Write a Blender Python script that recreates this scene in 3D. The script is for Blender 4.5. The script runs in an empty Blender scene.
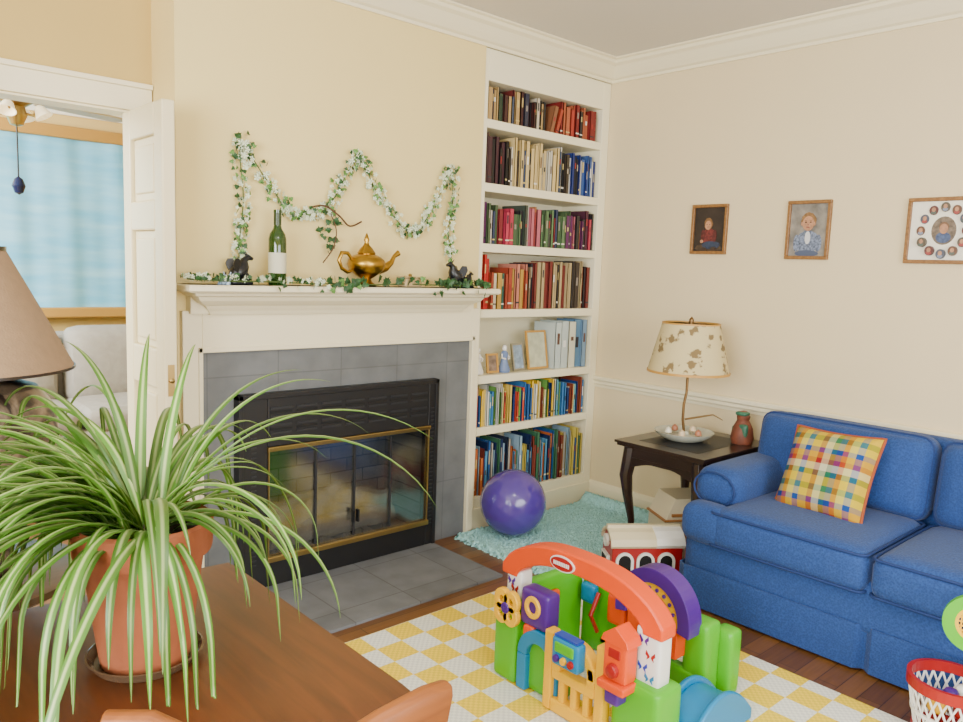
import bpy, bmesh, math, random
from mathutils import Vector, Matrix
random.seed(7)
C=bpy.context
# ------------------------------------------------------------------ helpers
def S(r,g,b):
    f=lambda c:(c/255/12.92 if c/255<=.04045 else ((c/255+.055)/1.055)**2.4)
    return (f(r),f(g),f(b),1)
def nt(m): return m.node_tree.nodes,m.node_tree.links
def mat(name,col,rough=.6,metal=0,noise=0,nscale=8,bump=0,bscale=60,coat=0,sub=0,emit=None,spec=None):
    m=bpy.data.materials.new(name);m.use_nodes=True;N,L=nt(m);b=N['Principled BSDF']
    b.inputs['Base Color'].default_value=col;b.inputs['Roughness'].default_value=rough;b.inputs['Metallic'].default_value=metal
    if coat:b.inputs['Coat Weight'].default_value=coat
    if spec is not None:b.inputs['Specular IOR Level'].default_value=spec
    tc=N.new('ShaderNodeTexCoord')
    if noise:
        n=N.new('ShaderNodeTexNoise');n.inputs['Scale'].default_value=nscale;n.inputs['Detail'].default_value=5
        L.new(tc.outputs['Object'],n.inputs['Vector'])
        r=N.new('ShaderNodeMapRange');r.inputs[1].default_value=.3;r.inputs[2].default_value=.7;r.inputs[3].default_value=1-noise;r.inputs[4].default_value=1+noise
        L.new(n.outputs['Fac'],r.inputs[0])
        mx=N.new('ShaderNodeVectorMath');mx.operation='SCALE';mx.inputs[0].default_value=col[:3]
        L.new(r.outputs[0],mx.inputs['Scale']);L.new(mx.outputs[0],b.inputs['Base Color'])
    if bump:
        n=N.new('ShaderNodeTexNoise');n.inputs['Scale'].default_value=bscale;n.inputs['Detail'].default_value=4
        L.new(tc.outputs['Object'],n.inputs['Vector'])
        bp=N.new('ShaderNodeBump');bp.inputs['Strength'].default_value=bump;bp.inputs['Distance'].default_value=.01
        L.new(n.outputs['Fac'],bp.inputs['Height']);L.new(bp.outputs[0],b.inputs['Normal'])
    if emit: b.inputs['Emission Color'].default_value=col;b.inputs['Emission Strength'].default_value=emit
    return m
def link(o,parent=None):
    C.scene.collection.objects.link(o)
    if parent is not None:
        o.parent=parent;o.matrix_parent_inverse=Matrix.Translation(parent.location).inverted()
    return o
def group(name,loc=(0,0,0)):
    e=bpy.data.objects.new(name,None);e.location=loc;e.empty_display_size=.1;C.scene.collection.objects.link(e);return e
class MB:
    def __init__(s): s.v=[];s.f=[];s.m=[];s.mats=[];s.uv=None
    def mi(s,m):
        if m not in s.mats:s.mats.append(m)
        return s.mats.index(m)
    def add(s,vs,fs,m,M=None):
        o=len(s.v);i=s.mi(m)
        s.v+= [tuple((M@Vector(v)) if M is not None else v) for v in vs]
        s.f+=[tuple(a+o for a in f) for f in fs];s.m+=[i]*len(fs)
    def box(s,x0,x1,y0,y1,z0,z1,m,M=None):
        s.add([(x0,y0,z0),(x1,y0,z0),(x1,y1,z0),(x0,y1,z0),(x0,y0,z1),(x1,y0,z1),(x1,y1,z1),(x0,y1,z1)],
              [(0,3,2,1),(4,5,6,7),(0,1,5,4),(1,2,6,5),(2,3,7,6),(3,0,4,7)],m,M)
    def lathe(s,prof,m,M=None,seg=32):
        vs=[];fs=[];n=len(prof)
        for i in range(seg):
            a=2*math.pi*i/seg
            for r,z in prof: vs.append((r*math.cos(a),r*math.sin(a),z))
        for i in range(seg):
            j=(i+1)%seg
            for k in range(n-1): fs.append((i*n+k,j*n+k,j*n+k+1,i*n+k+1))
        if prof[0][0]>1e-6: fs.append(tuple(i*n for i in range(seg))[::-1])
        if prof[-1][0]>1e-6: fs.append(tuple(i*n+n-1 for i in range(seg)))
        s.add(vs,fs,m,M)
    def sweep(s,pts,rad,m,M=None,seg=10,sect=None):
        pts=[Vector(p) for p in pts];n=len(pts)
        if not isinstance(rad,(list,tuple)):rad=[rad]*n
        up=Vector((0,0,1));vs=[];fs=[]
        T=[(pts[min(i+1,n-1)]-pts[max(i-1,0)]).normalized() for i in range(n)]
        a=T[0].cross(up)
        if a.length<.05:a=T[0].cross(Vector((1,0,0)))
        a.normalize()
        for i in range(n):
            a=(a-T[i]*a.dot(T[i])).normalized();b=T[i].cross(a)
            if sect:
                for (u,w) in sect: vs.append(tuple(pts[i]+a*u*rad[i]-b*w*rad[i]*(-1 if b.z>0 else 1)))
            else:
                for k in range(seg):
                    t=2*math.pi*k/seg;vs.append(tuple(pts[i]+(a*math.cos(t)+b*math.sin(t))*rad[i]))
        K=len(sect) if sect else seg
        for i in range(n-1):
            for k in range(K):
                l=(k+1)%K;fs.append((i*K+k,i*K+l,(i+1)*K+l,(i+1)*K+k))
        fs.append(tuple(range(K))[::-1]);fs.append(tuple((n-1)*K+k for k in range(K)))
        s.add(vs,fs,m,M)
    def rbox(s,c,d,r,m,M=None,n=8,puff=0,ax=2):
        h=[x/2 for x in d];r=min(r,min(h)*.999);vs={};V=[];F=[]
        def vid(p):
            k=tuple(round(q,5) for q in p)
            if k not in vs:
                q=Vector([p[i]*h[i] for i in range(3)])
                inn=Vector([max(-(h[i]-r),min(h[i]-r,q[i])) for i in range(3)])
                dd=q-inn
                if dd.length>1e-9:q=inn+dd.normalized()*r
                if puff:
                    o=[i for i in range(3) if i!=ax]
                    w=math.cos(p[o[0]]*math.pi/2)*math.cos(p[o[1]]*math.pi/2)
                    q[ax]+=(1 if p[ax]>0 else -1)*puff*(max(w,0)**.5)*abs(p[ax])
                vs[k]=len(V);V.append(tuple(q+Vector(c)))
            return vs[k]
        g=[-1+2*(.5-.5*math.cos(math.pi*i/n)) for i in range(n+1)]
        for a in range(3):
            b,cx=(a+1)%3,(a+2)%3
            for sg in(-1,1):
                for i in range(n):
                    for j in range(n):
                        q=[]
                        for (ii,jj) in((i,j),(i+1,j),(i+1,j+1),(i,j+1)):
                            p=[0,0,0];p[a]=sg;p[b]=g[ii];p[cx]=g[jj];q.append(vid(p))
                        F.append(tuple(q) if sg>0 else tuple(q[::-1]))
        s.add(V,F,m,M)
    def prism(s,poly,t0,t1,m,axis='x',M=None):
        n=len(poly)
        def P(a,b,t): return (t,a,b) if axis=='x' else ((a,t,b) if axis=='y' else (a,b,t))
        vs=[P(a,b,t0) for a,b in poly]+[P(a,b,t1) for a,b in poly]
        fs=[tuple(range(n))[::-1],tuple(range(n,2*n))]+[(i,(i+1)%n,(i+1)%n+n,i+n) for i in range(n)]
        s.add(vs,fs,m,M)
    def ring(s,c,r0,r1,a0,a1,t0,t1,m,axis='x',n=32,M=None):
        full=abs(a1-a0)>=359.9
        vs=[];fs=[]
        N=n if full else n+1
        def P(a,b,t): return (t,a,b) if axis=='x' else ((a,t,b) if axis=='y' else (a,b,t))
        for i in range(N):
            a=math.radians(a0+(a1-a0)*i/n);ca,sa=math.cos(a),math.sin(a)
            for r,t in((r0,t0),(r1,t0),(r1,t1),(r0,t1)): vs.append(P(c[0]+r*ca,c[1]+r*sa,t))
        for i in range(n):
            j=(i+1)%N
            for k in range(4): fs.append((i*4+k,i*4+(k+1)%4,j*4+(k+1)%4,j*4+k))
        if not full: fs+= [(0,1,2,3),tuple((N-1)*4+k for k in(3,2,1,0))]
        s.add(vs,fs,m,M)
    def obj(s,name,parent=None,smooth=False,bevel=0,loc=None,angle=35):
        me=bpy.data.meshes.new(name);me.from_pydata(s.v,[],s.f)
        for m in s.mats:me.materials.append(m)
        me.polygons.foreach_set('material_index',s.m)
        if s.uv:
            l=me.uv_layers.new(name='UVMap')
            for lp in me.loops:l.data[lp.index].uv=s.uv[lp.vertex_index]
        me.update()
        bm=bmesh.new();bm.from_mesh(me);bmesh.ops.recalc_face_normals(bm,faces=bm.faces);bm.to_mesh(me);bm.free()
        if smooth:
            me.polygons.foreach_set('use_smooth',[True]*len(me.polygons))
            try: me.set_sharp_from_angle(angle=math.radians(angle))
            except Exception: pass
        o=bpy.data.objects.new(name,me);link(o,parent)
        if bevel:
            b=o.modifiers.new('bev','BEVEL');b.width=bevel;b.segments=2;b.limit_method='ANGLE'
        return o
def box(name,x0,x1,y0,y1,z0,z1,m,parent=None,bevel=0):
    b=MB();b.box(x0,x1,y0,y1,z0,z1,m);return b.obj(name,parent,bevel=bevel)
def molding(name,path,prof,m,parent=None,mb=None,closed=False):
    P=[Vector(p) for p in path];n=len(P);vs=[];fs=[];k=len(prof)
    def nrm(a,b):
        d=(b-a).normalized();return Vector((d.y,-d.x))
    for i in range(n):
        if closed or 0<i<n-1:
            n1=nrm(P[i-1],P[i]);n2=nrm(P[i],P[(i+1)%n]);mm=(n1+n2)/(1+n1.dot(n2))
        else: mm=nrm(P[0],P[1]) if i==0 else nrm(P[-2],P[-1])
        for d,z in prof: vs.append((P[i].x+mm.x*d,P[i].y+mm.y*d,z))
    for i in range(n if closed else n-1):
        j=(i+1)%n
        for a in range(k): fs.append((i*k+a,i*k+(a+1)%k,j*k+(a+1)%k,j*k+a))
    if not closed: fs+=[tuple(range(k)),tuple((n-1)*k+a for a in range(k))[::-1]]
    b=mb or MB();b.add(vs,fs,m)
    if mb is None:return b.obj(name,parent)
T=Matrix.Translation
def Rz(a):return Matrix.Rotation(math.radians(a),4,'Z')
def Rx(a):return Matrix.Rotation(math.radians(a),4,'X')
def Ry(a):return Matrix.Rotation(math.radians(a),4,'Y')
# ------------------------------------------------------------------ materials
M_cream=mat('wall_cream_paint',S(230,208,142),.75,noise=.015,nscale=3,bump=.03,bscale=120)
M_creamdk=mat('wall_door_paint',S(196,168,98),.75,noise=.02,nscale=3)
M_beige=mat('wall_beige_paint',S(220,202,162),.75,noise=.012,nscale=3,bump=.03,bscale=120)
M_trim=mat('white_trim_paint',S(234,224,190),.4)
M_ceil=mat('ceiling_paint',S(214,208,196),.85,bump=.02)
M_shelf=mat('bookcase_white',S(238,230,198),.4)
M_black=mat('black_metal',S(18,18,21),.45,noise=.1)
M_black2=mat('black_slot',S(6,6,7),.8)
M_brass=mat('polished_brass',S(180,154,96),.3,1)
M_gold=mat('teapot_gold',S(170,134,52),.3,1,noise=.1,nscale=20)
def wood(name,c1,c2,scale=(1,12,12),rough=.35,coat=0):
    m=bpy.data.materials.new(name);m.use_nodes=True;N,L=nt(m);b=N['Principled BSDF']
    tc=N.new('ShaderNodeTexCoord');mp=N.new('ShaderNodeMapping');mp.inputs['Scale'].default_value=scale
    n=N.new('ShaderNodeTexNoise');n.inputs['Scale'].default_value=3;n.inputs['Detail'].default_value=8;n.inputs['Distortion'].default_value=.6
    r=N.new('ShaderNodeValToRGB');r.color_ramp.elements[0].color=c1;r.color_ramp.elements[1].color=c2
    r.color_ramp.elements[0].position=.3;r.color_ramp.elements[1].position=.7
    L.new(tc.outputs['Object'],mp.inputs[0]);L.new(mp.outputs[0],n.inputs['Vector']);L.new(n.outputs['Fac'],r.inputs[0]);L.new(r.outputs[0],b.inputs['Base Color'])
    b.inputs['Roughness'].default_value=rough;b.inputs['Coat Weight'].default_value=coat;b.inputs['Coat Roughness'].default_value=.2
    return m
M_tablew=wood('table_wood',S(72,36,12),S(98,50,18),(14,1.2,14),.4,.1)
M_chairw=wood('chair_wood',S(112,58,14),S(142,80,24),(1.5,14,14),.5,0)
M_dark=wood('dark_espresso_wood',S(28,17,12),S(42,26,19),(12,2,12),.3,.3)
M_frame=wood('oak_frame_wood',S(116,78,38),S(146,104,56),(20,20,20),.4)
M_lamptable=wood('walnut_wood',S(54,32,18),S(74,46,26),(2,12,12),.35,.2)
def floor_mat():
    m=bpy.data.materials.new('oak_plank_floor');m.use_nodes=True;N,L=nt(m);b=N['Principled BSDF']
    tc=N.new('ShaderNodeTexCoord')
    br=N.new('ShaderNodeTexBrick');br.inputs['Scale'].default_value=1;br.inputs['Brick Width'].default_value=1.1;br.inputs['Row Height'].default_value=.075
    br.inputs['Mortar Size'].default_value=.0016;br.inputs['Color1'].default_value=S(122,82,42);br.inputs['Color2'].default_value=S(96,62,32);br.inputs['Mortar'].default_value=S(50,32,18)
    L.new(tc.outputs['Object'],br.inputs['Vector'])
    mp=N.new('ShaderNodeMapping');mp.inputs['Scale'].default_value=(2,30,1);n=N.new('ShaderNodeTexNoise');n.inputs['Scale'].default_value=3;n.inputs['Detail'].default_value=6
    L.new(tc.outputs['Object'],mp.inputs[0]);L.new(mp.outputs[0],n.inputs['Vector'])
    r=N.new('ShaderNodeMapRange');r.inputs[3].default_value=.6;r.inputs[4].default_value=1.35;L.new(n.outputs['Fac'],r.inputs[0])
    mx=N.new('ShaderNodeVectorMath');mx.operation='SCALE';L.new(br.outputs['Color'],mx.inputs[0]);L.new(r.outputs[0],mx.inputs['Scale']);L.new(mx.outputs[0],b.inputs['Base Color'])
    b.inputs['Roughness'].default_value=.32
    return m
def tile_mat(name,c1,c2,mort,w,h,off=0,vertical=False,rough=.5,ms=.003):
    m=bpy.data.materials.new(name);m.use_nodes=True;N,L=nt(m);b=N['Principled BSDF']
    tc=N.new('ShaderNodeTexCoord');br=N.new('ShaderNodeTexBrick');br.offset=off
    br.inputs['Scale'].default_value=1;br.inputs['Brick Width'].default_value=w;br.inputs['Row Height'].default_value=h;br.inputs['Mortar Size'].default_value=ms
    br.inputs['Color1'].default_value=c1;br.inputs['Color2'].default_value=c2;br.inputs['Mortar'].default_value=mort
    if vertical:
        sp=N.new('ShaderNodeSeparateXYZ');cb=N.new('ShaderNodeCombineXYZ');L.new(tc.outputs['Object'],sp.inputs[0]);L.new(sp.outputs[0],cb.inputs[0]);L.new(sp.outputs[2],cb.inputs[1]);L.new(cb.outputs[0],br.inputs['Vector'])
    else: L.new(tc.outputs['Object'],br.inputs['Vector'])
    n=N.new('ShaderNodeTexNoise');n.inputs['Scale'].default_value=9;n.inputs['Detail'].default_value=8;L.new(tc.outputs['Object'],n.inputs['Vector'])
    r=N.new('ShaderNodeMapRange');r.inputs[3].default_value=.62;r.inputs[4].default_value=1.38;L.new(n.outputs['Fac'],r.inputs[0])
    mx=N.new('ShaderNodeVectorMath');mx.operation='SCALE';L.new(br.outputs['Color'],mx.inputs[0]);L.new(r.outputs[0],mx.inputs['Scale']);L.new(mx.outputs[0],b.inputs['Base Color'])
    b.inputs['Roughness'].default_value=rough
    return m
M_floor=floor_mat()
M_tile=tile_mat('slate_surround_tile',S(104,107,109),S(100,103,105),S(90,92,93),.32,.32,0,True)
M_hearth=tile_mat('slate_hearth_tile',S(112,115,120),S(104,107,112),S(86,88,91),.33,.33)
def rug_mat():
    m=bpy.data.materials.new('yellow_checker_weave');m.use_nodes=True;N,L=nt(m);b=N['Principled BSDF']
    tc=N.new('ShaderNodeTexCoord');ch=N.new('ShaderNodeTexChecker');ch.inputs['Scale'].default_value=1/.115
    mp=N.new('ShaderNodeMapping');mp.inputs['Location'].default_value=(.013,.017,.05);L.new(tc.outputs['Object'],mp.inputs[0]);L.new(mp.outputs[0],ch.inputs['Vector'])
    ch.inputs['Color1'].default_value=S(240,206,40);ch.inputs['Color2'].default_value=S(230,230,218)
    c2=N.new('ShaderNodeTexChecker');c2.inputs['Scale'].default_value=1/.012;c2.inputs['Color1'].default_value=(1,1,1,1);c2.inputs['Color2'].default_value=(.84,.84,.86,1);L.new(mp.outputs[0],c2.inputs['Vector'])
    mx=N.new('ShaderNodeVectorMath');mx.operation='MULTIPLY';L.new(ch.outputs[0],mx.inputs[0]);L.new(c2.outputs[0],mx.inputs[1]);L.new(mx.outputs[0],b.inputs['Base Color'])
    b.inputs['Roughness'].default_value=.9;return m
M_rug=rug_mat()
M_shag=mat('turquoise_shag',S(164,220,220),.95,noise=.14,nscale=45,bump=.5,bscale=160)
def fabric(name,c,c2):
    m=mat(name,c,.85);N,L=nt(m);b=N['Principled BSDF'];tc=N['Texture Coordinate'] if 'Texture Coordinate' in N else N.new('ShaderNodeTexCoord')
    n=N.new('ShaderNodeTexVoronoi');n.inputs['Scale'].default_value=140;L.new(tc.outputs['Object'],n.inputs['Vector'])
    mix=N.new('ShaderNodeMix');mix.data_type='RGBA';mix.inputs[6].default_value=c;mix.inputs[7].default_value=c2
    L.new(n.outputs['Distance'],mix.inputs[0]);L.new(mix.outputs[2],b.inputs['Base Color'])
    bp=N.new('ShaderNodeBump');bp.inputs['Strength'].default_value=.35;bp.inputs['Distance'].default_value=.004;L.new(n.outputs['Distance'],bp.inputs['Height']);L.new(bp.outputs[0],b.inputs['Normal'])
    b.inputs['Sheen Weight'].default_value=.08
    return m
M_sofa=fabric('blue_sofa_fabric',S(16,48,104),S(34,74,140))
M_pipe=mat('blue_piping',S(16,44,98),.8)
# ------------------------------------------------------------------ room shell
YF,XR,XB,XL,YD,CZ=3.095,3.804,2.769,1.165,3.34,2.71
floor=box('floor',-2.0,3.95,-2.0,6.2,-.12,0,M_floor)
ceiling=box('ceiling',-2.0,3.95,-2.0,6.2,CZ,CZ+.1,M_ceil)
b=MB()
b.box(XL,1.50,YF,3.5,0,CZ,M_cream);b.box(2.46,XB,YF,3.5,0,CZ,M_cream);b.box(1.50,2.46,YF,3.5,.72,CZ,M_cream);b.box(1.50,2.46,YF,3.5,0,.05,M_cream)
b.obj('wall_fireplace')
box('wall_right',XR,XR+.12,-1.9,3.5,0,CZ,M_beige)
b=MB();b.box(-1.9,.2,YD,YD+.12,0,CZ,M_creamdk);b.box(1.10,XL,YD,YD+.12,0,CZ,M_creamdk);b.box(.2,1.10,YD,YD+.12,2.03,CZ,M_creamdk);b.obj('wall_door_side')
box('wall_alcove',XB,XR,3.40,3.5,0,CZ,M_cream)
b=MB();b.box(-1.9,-1.8,-1.9,-.9,0,CZ,M_cream);b.box(-1.9,-1.8,1.5,YD,0,CZ,M_cream);b.box(-1.9,-1.8,-.9,1.5,0,.7,M_cream);b.box(-1.9,-1.8,-.9,1.5,2.3,CZ,M_cream);b.obj('wall_left')
b=MB();b.box(-1.8,-.2,-1.9,-1.8,0,CZ,M_cream);b.box(2.6,XR,-1.9,-1.8,0,CZ,M_cream);b.box(-.2,2.6,-1.9,-1.8,0,.7,M_cream);b.box(-.2,2.6,-1.9,-1.8,2.3,CZ,M_cream);b.obj('wall_near')
def window(name,axis,a0,a1,z0,z1,c,nm=3):
    b=MB();w=.05
    def bx(u0,u1,v0,v1,d=.03):
        if axis=='x': b.box(c-d,c+d,u0,u1,v0,v1,M_trim)
        else: b.box(u0,u1,c-d,c+d,v0,v1,M_trim)
    bx(a0,a1,z0,z0+w);bx(a0,a1,z1-w,z1)
    for i in range(nm+1):
        u=a0+(a1-a0-w)*i/nm;bx(u,u+w,z0+w,z1-w)
    for i in range(nm):
        ua=a0+(a1-a0-w)*i/nm+w;ub=a0+(a1-a0-w)*(i+1)/nm;bx(ua,ub,(z0+z1)/2-.02,(z0+z1)/2+.02,.02)
    b.obj(name)
window('window_1','x',-.9,1.5,.7,2.3,-1.85)
window('window_2','y',-.2,2.6,.7,2.3,-1.85)
crown=[(0,2.59),(.012,2.59),(.014,2.605),(.03,2.612),(.05,2.635),(.075,2.668),(.095,2.68),(.1,2.695),(.115,2.70),(.115,CZ-.001),(0,CZ-.001)]
molding('trim_crown',[(-1.8,-1.8),(-1.8,YD),(XL,YD),(XL,YF),(XR,YF),(XR,-1.8)],crown,M_trim)
rail=[(0,.735),(.008,.735),(.012,.75),(.02,.76),(.02,.775),(.03,.785),(.03,.803),(.022,.808),(0,.808)]
molding('trim_chair_rail',[(XR,YF+.005),(XR,-1.8)],rail,M_trim)
bb=[(0,.0),(.018,.0),(.018,.1),(.012,.12),(.006,.13),(0,.13)]
molding('baseboard_right',[(XR,YF+.005),(XR,-1.8)],bb,M_trim)
molding('baseboard_door_side',[(-1.8,YD),(.12,YD)],bb,M_trim)
b=MB()
for (x0,x1,z0,z1) in((.11,1.16,2.03,2.12),(.11,.2,0,2.03),(1.10,1.16,0,2.03)):
    b.box(x0,x1,YD-.015,YD+.001,z0,z1,M_trim)
b.box(.11,1.162,YD-.025,YD,2.12,2.14,M_trim)
b.box(.2,.21,YD,YD+.12,0,2.03,M_trim);b.box(1.09,1.10,YD,YD+.12,0,2.03,M_trim);b.box(.2,1.10,YD,YD+.12,2.02,2.03,M_trim)
b.obj('trim_door_casing',bevel=.003)
M_doorp=mat('door_paint',S(228,214,172),.4)
def door(name,x0,x1,y0,y1):
    g=group(name,((x0+x1)/2,(y0+y1)/2,0))
    b=MB();xc=(x0+x1)/2;w=.085
    cols=[(y0,y0+w),(y1-w,y1)]
    for a,c in cols:b.box(x0,x1,a,c,.01,2.015,M_doorp)
    rails=[(.01,.22),(.95,1.1),(1.55,1.66),(1.90,2.015)]
    for a,c in rails:b.box(x0,x1,y0+w,y1-w,a,c,M_doorp)
    for i in range(3):
        a=rails[i][1];c=rails[i+1][0]
        b.box(xc-.008,xc+.008,y0+w,y1-w,a,c,M_doorp)
        b.box(x0+.008,x1-.008,y0+w+.03,y1-w-.03,a+.03,c-.03,M_doorp)
    b.obj('leaf',g,bevel=.006)
    b=MB()
    b.box(x0+.012,x1-.012,y0-.002,y0+.002,.93,1.05,M_brass);b.lathe([(0,0),(.008,0),(.009,.012),(0,.018)],M_brass,T((xc,y0,.99))@Rx(90),seg=16)
    b.obj('latch',g,smooth=True)
door('door_1',1.043,1.092,2.90,3.33)
door('door_2',.148,.194,2.93,3.31)
# ------------------------------------------------------------------ next room
M_r2=mat('den_wall_paint',S(222,192,120),.8)
box('wall_den_far',-1.9,3.4,5.8,5.92,0,CZ,M_r2);box('wall_den_right',3.3,3.42,3.5,5.8,0,CZ,M_r2);box('wall_den_left',-1.9,-1.8,3.46,5.8,0,CZ,M_r2)
molding('trim_den_crown',[(-1.8,5.8),(3.3,5.8)],[(0,2.36),(.02,2.36),(.03,2.43),(.07,2.5),(.1,2.6),(.1,CZ-.001),(0,CZ-.001)],mat('den_trim_white',S(244,240,226),.5))
def cloth_mat():
    m=mat('blue_backdrop_cloth',S(150,214,236),.9);N,L=nt(m);bs=N['Principled BSDF'];tc=N.new('ShaderNodeTexCoord');mp=N.new('ShaderNodeMapping');mp.inputs['Scale'].default_value=(1,1,6)
    n=N.new('ShaderNodeTexNoise');n.inputs['Scale'].default_value=2.5;n.inputs['Detail'].default_value=5
    r=N.new('ShaderNodeValToRGB');r.color_ramp.elements[0].color=S(112,192,226);r.color_ramp.elements[0].position=.35;r.color_ramp.elements[1].color=S(152,214,236);r.color_ramp.elements[1].position=.7
    L.new(tc.outputs['Object'],mp.inputs[0]);L.new(mp.outputs[0],n.inputs['Vector']);L.new(n.outputs['Fac'],r.inputs[0]);L.new(r.outputs[0],bs.inputs['Base Color']);return m
M_curt=cloth_mat()
g=group('blue_wall_hanging',(.6,5.7,1.1))
b=MB();vs=[];fs=[];nx,nz=160,14
for i in range(nx+1):
    for j in range(nz+1):
        x=-.9+2.85*i/nx;z=1.08+1.14*j/nz
        vs.append((x,5.735+.009*math.sin(x*17+math.sin(z*3))+.008*math.sin(x*7+z*2)+.003*math.sin(x*41+z),z))
for i in range(nx):
    for j in range(nz):
        a=i*(nz+1)+j;fs.append((a,a+1,a+nz+2,a+nz+1))
b.add(vs,fs,M_curt);b.obj('cloth',g,smooth=True)
M_goldw=mat('gilt_wood',S(184,138,62),.45)
b=MB();b.box(-.95,2.0,5.70,5.80,2.2,2.28,M_goldw);b.box(-.95,2.0,5.70,5.80,1.02,1.09,M_goldw);b.obj('rails',g,bevel=.01)
M_greyf=mat('grey_linen',S(166,160,148),.9,noise=.08,nscale=20,bump=.2)
g=group('grey_sofa',(1.0,5.2,0))
b=MB();b.rbox((.9,5.2,.24),(2.2,.8,.36),.05,M_greyf);b.rbox((.9,5.5,.6),(2.2,.2,.7),.08,M_greyf);b.rbox((1.95,5.2,.4),(.2,.8,.5),.08,M_greyf);b.rbox((-.15,5.2,.4),(.2,.8,.5),.08,M_greyf)
for i in range(3): b.rbox((.25+.68*i,5.33,.75),(.64,.18,.5),.08,M_greyf,puff=.04,ax=1);b.rbox((.25+.68*i,5.1,.47),(.66,.6,.16),.06,M_greyf,puff=.02)
for x in(-.1,1.9):
    for y in(4.86,5.54): b.box(x-.03,x+.03,y-.03,y+.03,0,.08,M_dark)
b.obj('upholstery',g,smooth=True)
g=group('ceiling_fan',(.93,4.6,CZ))
M_shade=mat('frosted_shade',S(250,236,200),.5,emit=.8);M_blade=mat('fan_blade_white',S(220,205,175),.5)
b=MB();F=T((.93,4.6,-.12))
b.lathe([(0,2.2),(.03,2.21),(.05,2.26),(.04,2.3),(.1,2.34),(.13,2.4),(.1,2.46),(.02,2.48),(.02,2.78),(.07,CZ+.1),(.07,CZ+.12)],M_brass,F)
for i in range(4):
    a=i*90+20
    b.box(.13,.62,-.065,.065,2.335,2.345,M_blade,F@Rz(a))
    b.sweep([(.03,0,2.27),(.08,0,2.26),(.10,0,2.31)],.008,M_brass,F@Rz(a+40))
    b.lathe([(.012,0),(.025,-.015),(.036,-.045),(.044,-.06),(.04,-.06),(.02,-.015),(.008,0)],M_shade,F@Rz(a+40)@T((.10,0,2.31))@Ry(-30))
b.sweep([(.93,4.6,2.1),(.93,4.6,1.83)],.004,M_black)
b.lathe([(0,1.74),(.02,1.75),(.032,1.785),(.02,1.82),(0,1.835)],mat('blue_glass_knob',S(20,30,64),.15),T((.93,4.6,0)))
b.obj('fixture',g,smooth=True)
# ------------------------------------------------------------------ fireplace
g=group('fireplace_mantel',(1.95,3.0,0))
b=MB()
ty=YF-.012
b.box(1.255,1.44,ty,YF,0,1.069,M_tile);b.box(2.47,2.714,ty,YF,0,1.069,M_tile);b.box(1.44,2.47,ty,YF,.84,1.069,M_tile)
b.obj('tile_surround',g)
b=MB()
b.box(1.175,1.255,YF-.03,YF,0,1.24,M_trim);b.box(2.714,2.765,YF-.03,YF,0,1.24,M_trim);b.box(1.255,2.714,YF-.03,YF,1.069,1.24,M_trim)
b.box(1.238,1.256,YF-.036,YF,0,1.09,M_trim);b.box(2.713,2.731,YF-.036,YF,0,1.09,M_trim);b.box(1.238,2.731,YF-.036,YF,1.068,1.09,M_trim)
b.obj('mantel_surround',g,bevel=.003)
prof=[(0,1.225),(.02,1.225),(.03,1.24),(.04,1.25),(.05,1.262),(.07,1.272),(.09,1.285),(.10,1.30),(.115,1.306),(.12,1.316),(.15,1.319),(.16,1.326),(.16,1.343),(.153,1.349),(0,1.349)]
b=MB();molding('x',[(1.30,YF),(1.30,YF-.03),(2.60,YF-.03),(2.60,YF)],prof,M_trim,mb=b)
b.box(1.155,2.745,YF-.17,YF-.001,1.335,1.349,M_trim)
b.box(1.2,2.70,YF-.05,YF,1.23,1.34,M_trim)
b.obj('mantel_shelf',g)
box('hearth',1.05,2.47,2.51,YF-.04,0,.012,M_hearth)
g=group('fireplace_insert',(1.95,3.05,0))
iy=3.04
X0,X1,Z1=1.405,2.465,.872
b=MB()
gx0,gx1,gz0,gz1=1.53,2.415,.13,.645
b.box(X0,gx0,iy,YF,.012,Z1,M_black);b.box(gx1,X1,iy,YF,.012,Z1,M_black);b.box(gx0,gx1,iy,YF,.012,gz0,M_black);b.box(gx0,gx1,iy,YF,gz1,Z1,M_black)
b.obj('frame',g,bevel=.004)
b=MB()
b.box(X0-.01,X0+.012,iy-.008,YF,.012,Z1+.01,M_black);b.box(X1-.012,X1+.01,iy-.008,YF,.012,Z1+.01,M_black);b.box(X0-.01,X1+.01,iy-.008,YF,Z1-.012,Z1+.01,M_black)
b.obj('frame_lip',g,bevel=.003)
M_dkgrey=mat('gunmetal',S(36,37,41),.4)
b=MB()
for r,z in enumerate((.70,.775)):
    n=7
    for i in range(n):
        w=(gx1-gx0)/n;xa=gx0+w*i+.012;xb=gx0+w*(i+1)-.012
        for k in range(3): b.box(xa,xb,iy-.004,iy+.002,z+k*.018,z+.009+k*.018,M_black2 if k%2 else M_dkgrey)
for xc in(X0+.06,X1-.025):
    for k in range(30):
        z=.12+k*.021;b.box(xc-.012,xc+.012,iy-.003,iy+.001,z,z+.007,M_dkgrey)
b.obj('louvers',g)
b=MB()
b.box(gx0-.005,gx1+.005,iy-.018,iy,gz1-.018,gz1+.002,M_brass);b.box(gx0-.005,gx1+.005,iy-.018,iy,gz0-.004,gz0+.02,M_brass)
b.box(gx0-.001,gx0+.004,iy-.012,iy,gz0,gz1,M_brass);b.box(gx1-.004,gx1+.001,iy-.012,iy,gz0,gz1,M_brass)
b.obj('brass_trim',g,bevel=.003)
b=MB();xm=(gx0+gx1)/2
for x in(gx0+.235,xm,gx1-.235): b.box(x-.005,x+.005,iy-.008,iy,gz0+.03,gz1-.03,M_dkgrey)
for x in(xm-.012,xm+.012): b.box(x-.004,x+.004,iy-.03,iy-.008,gz0+.1,gz0+.16,M_black)
b.obj('door_stiles',g)
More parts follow.
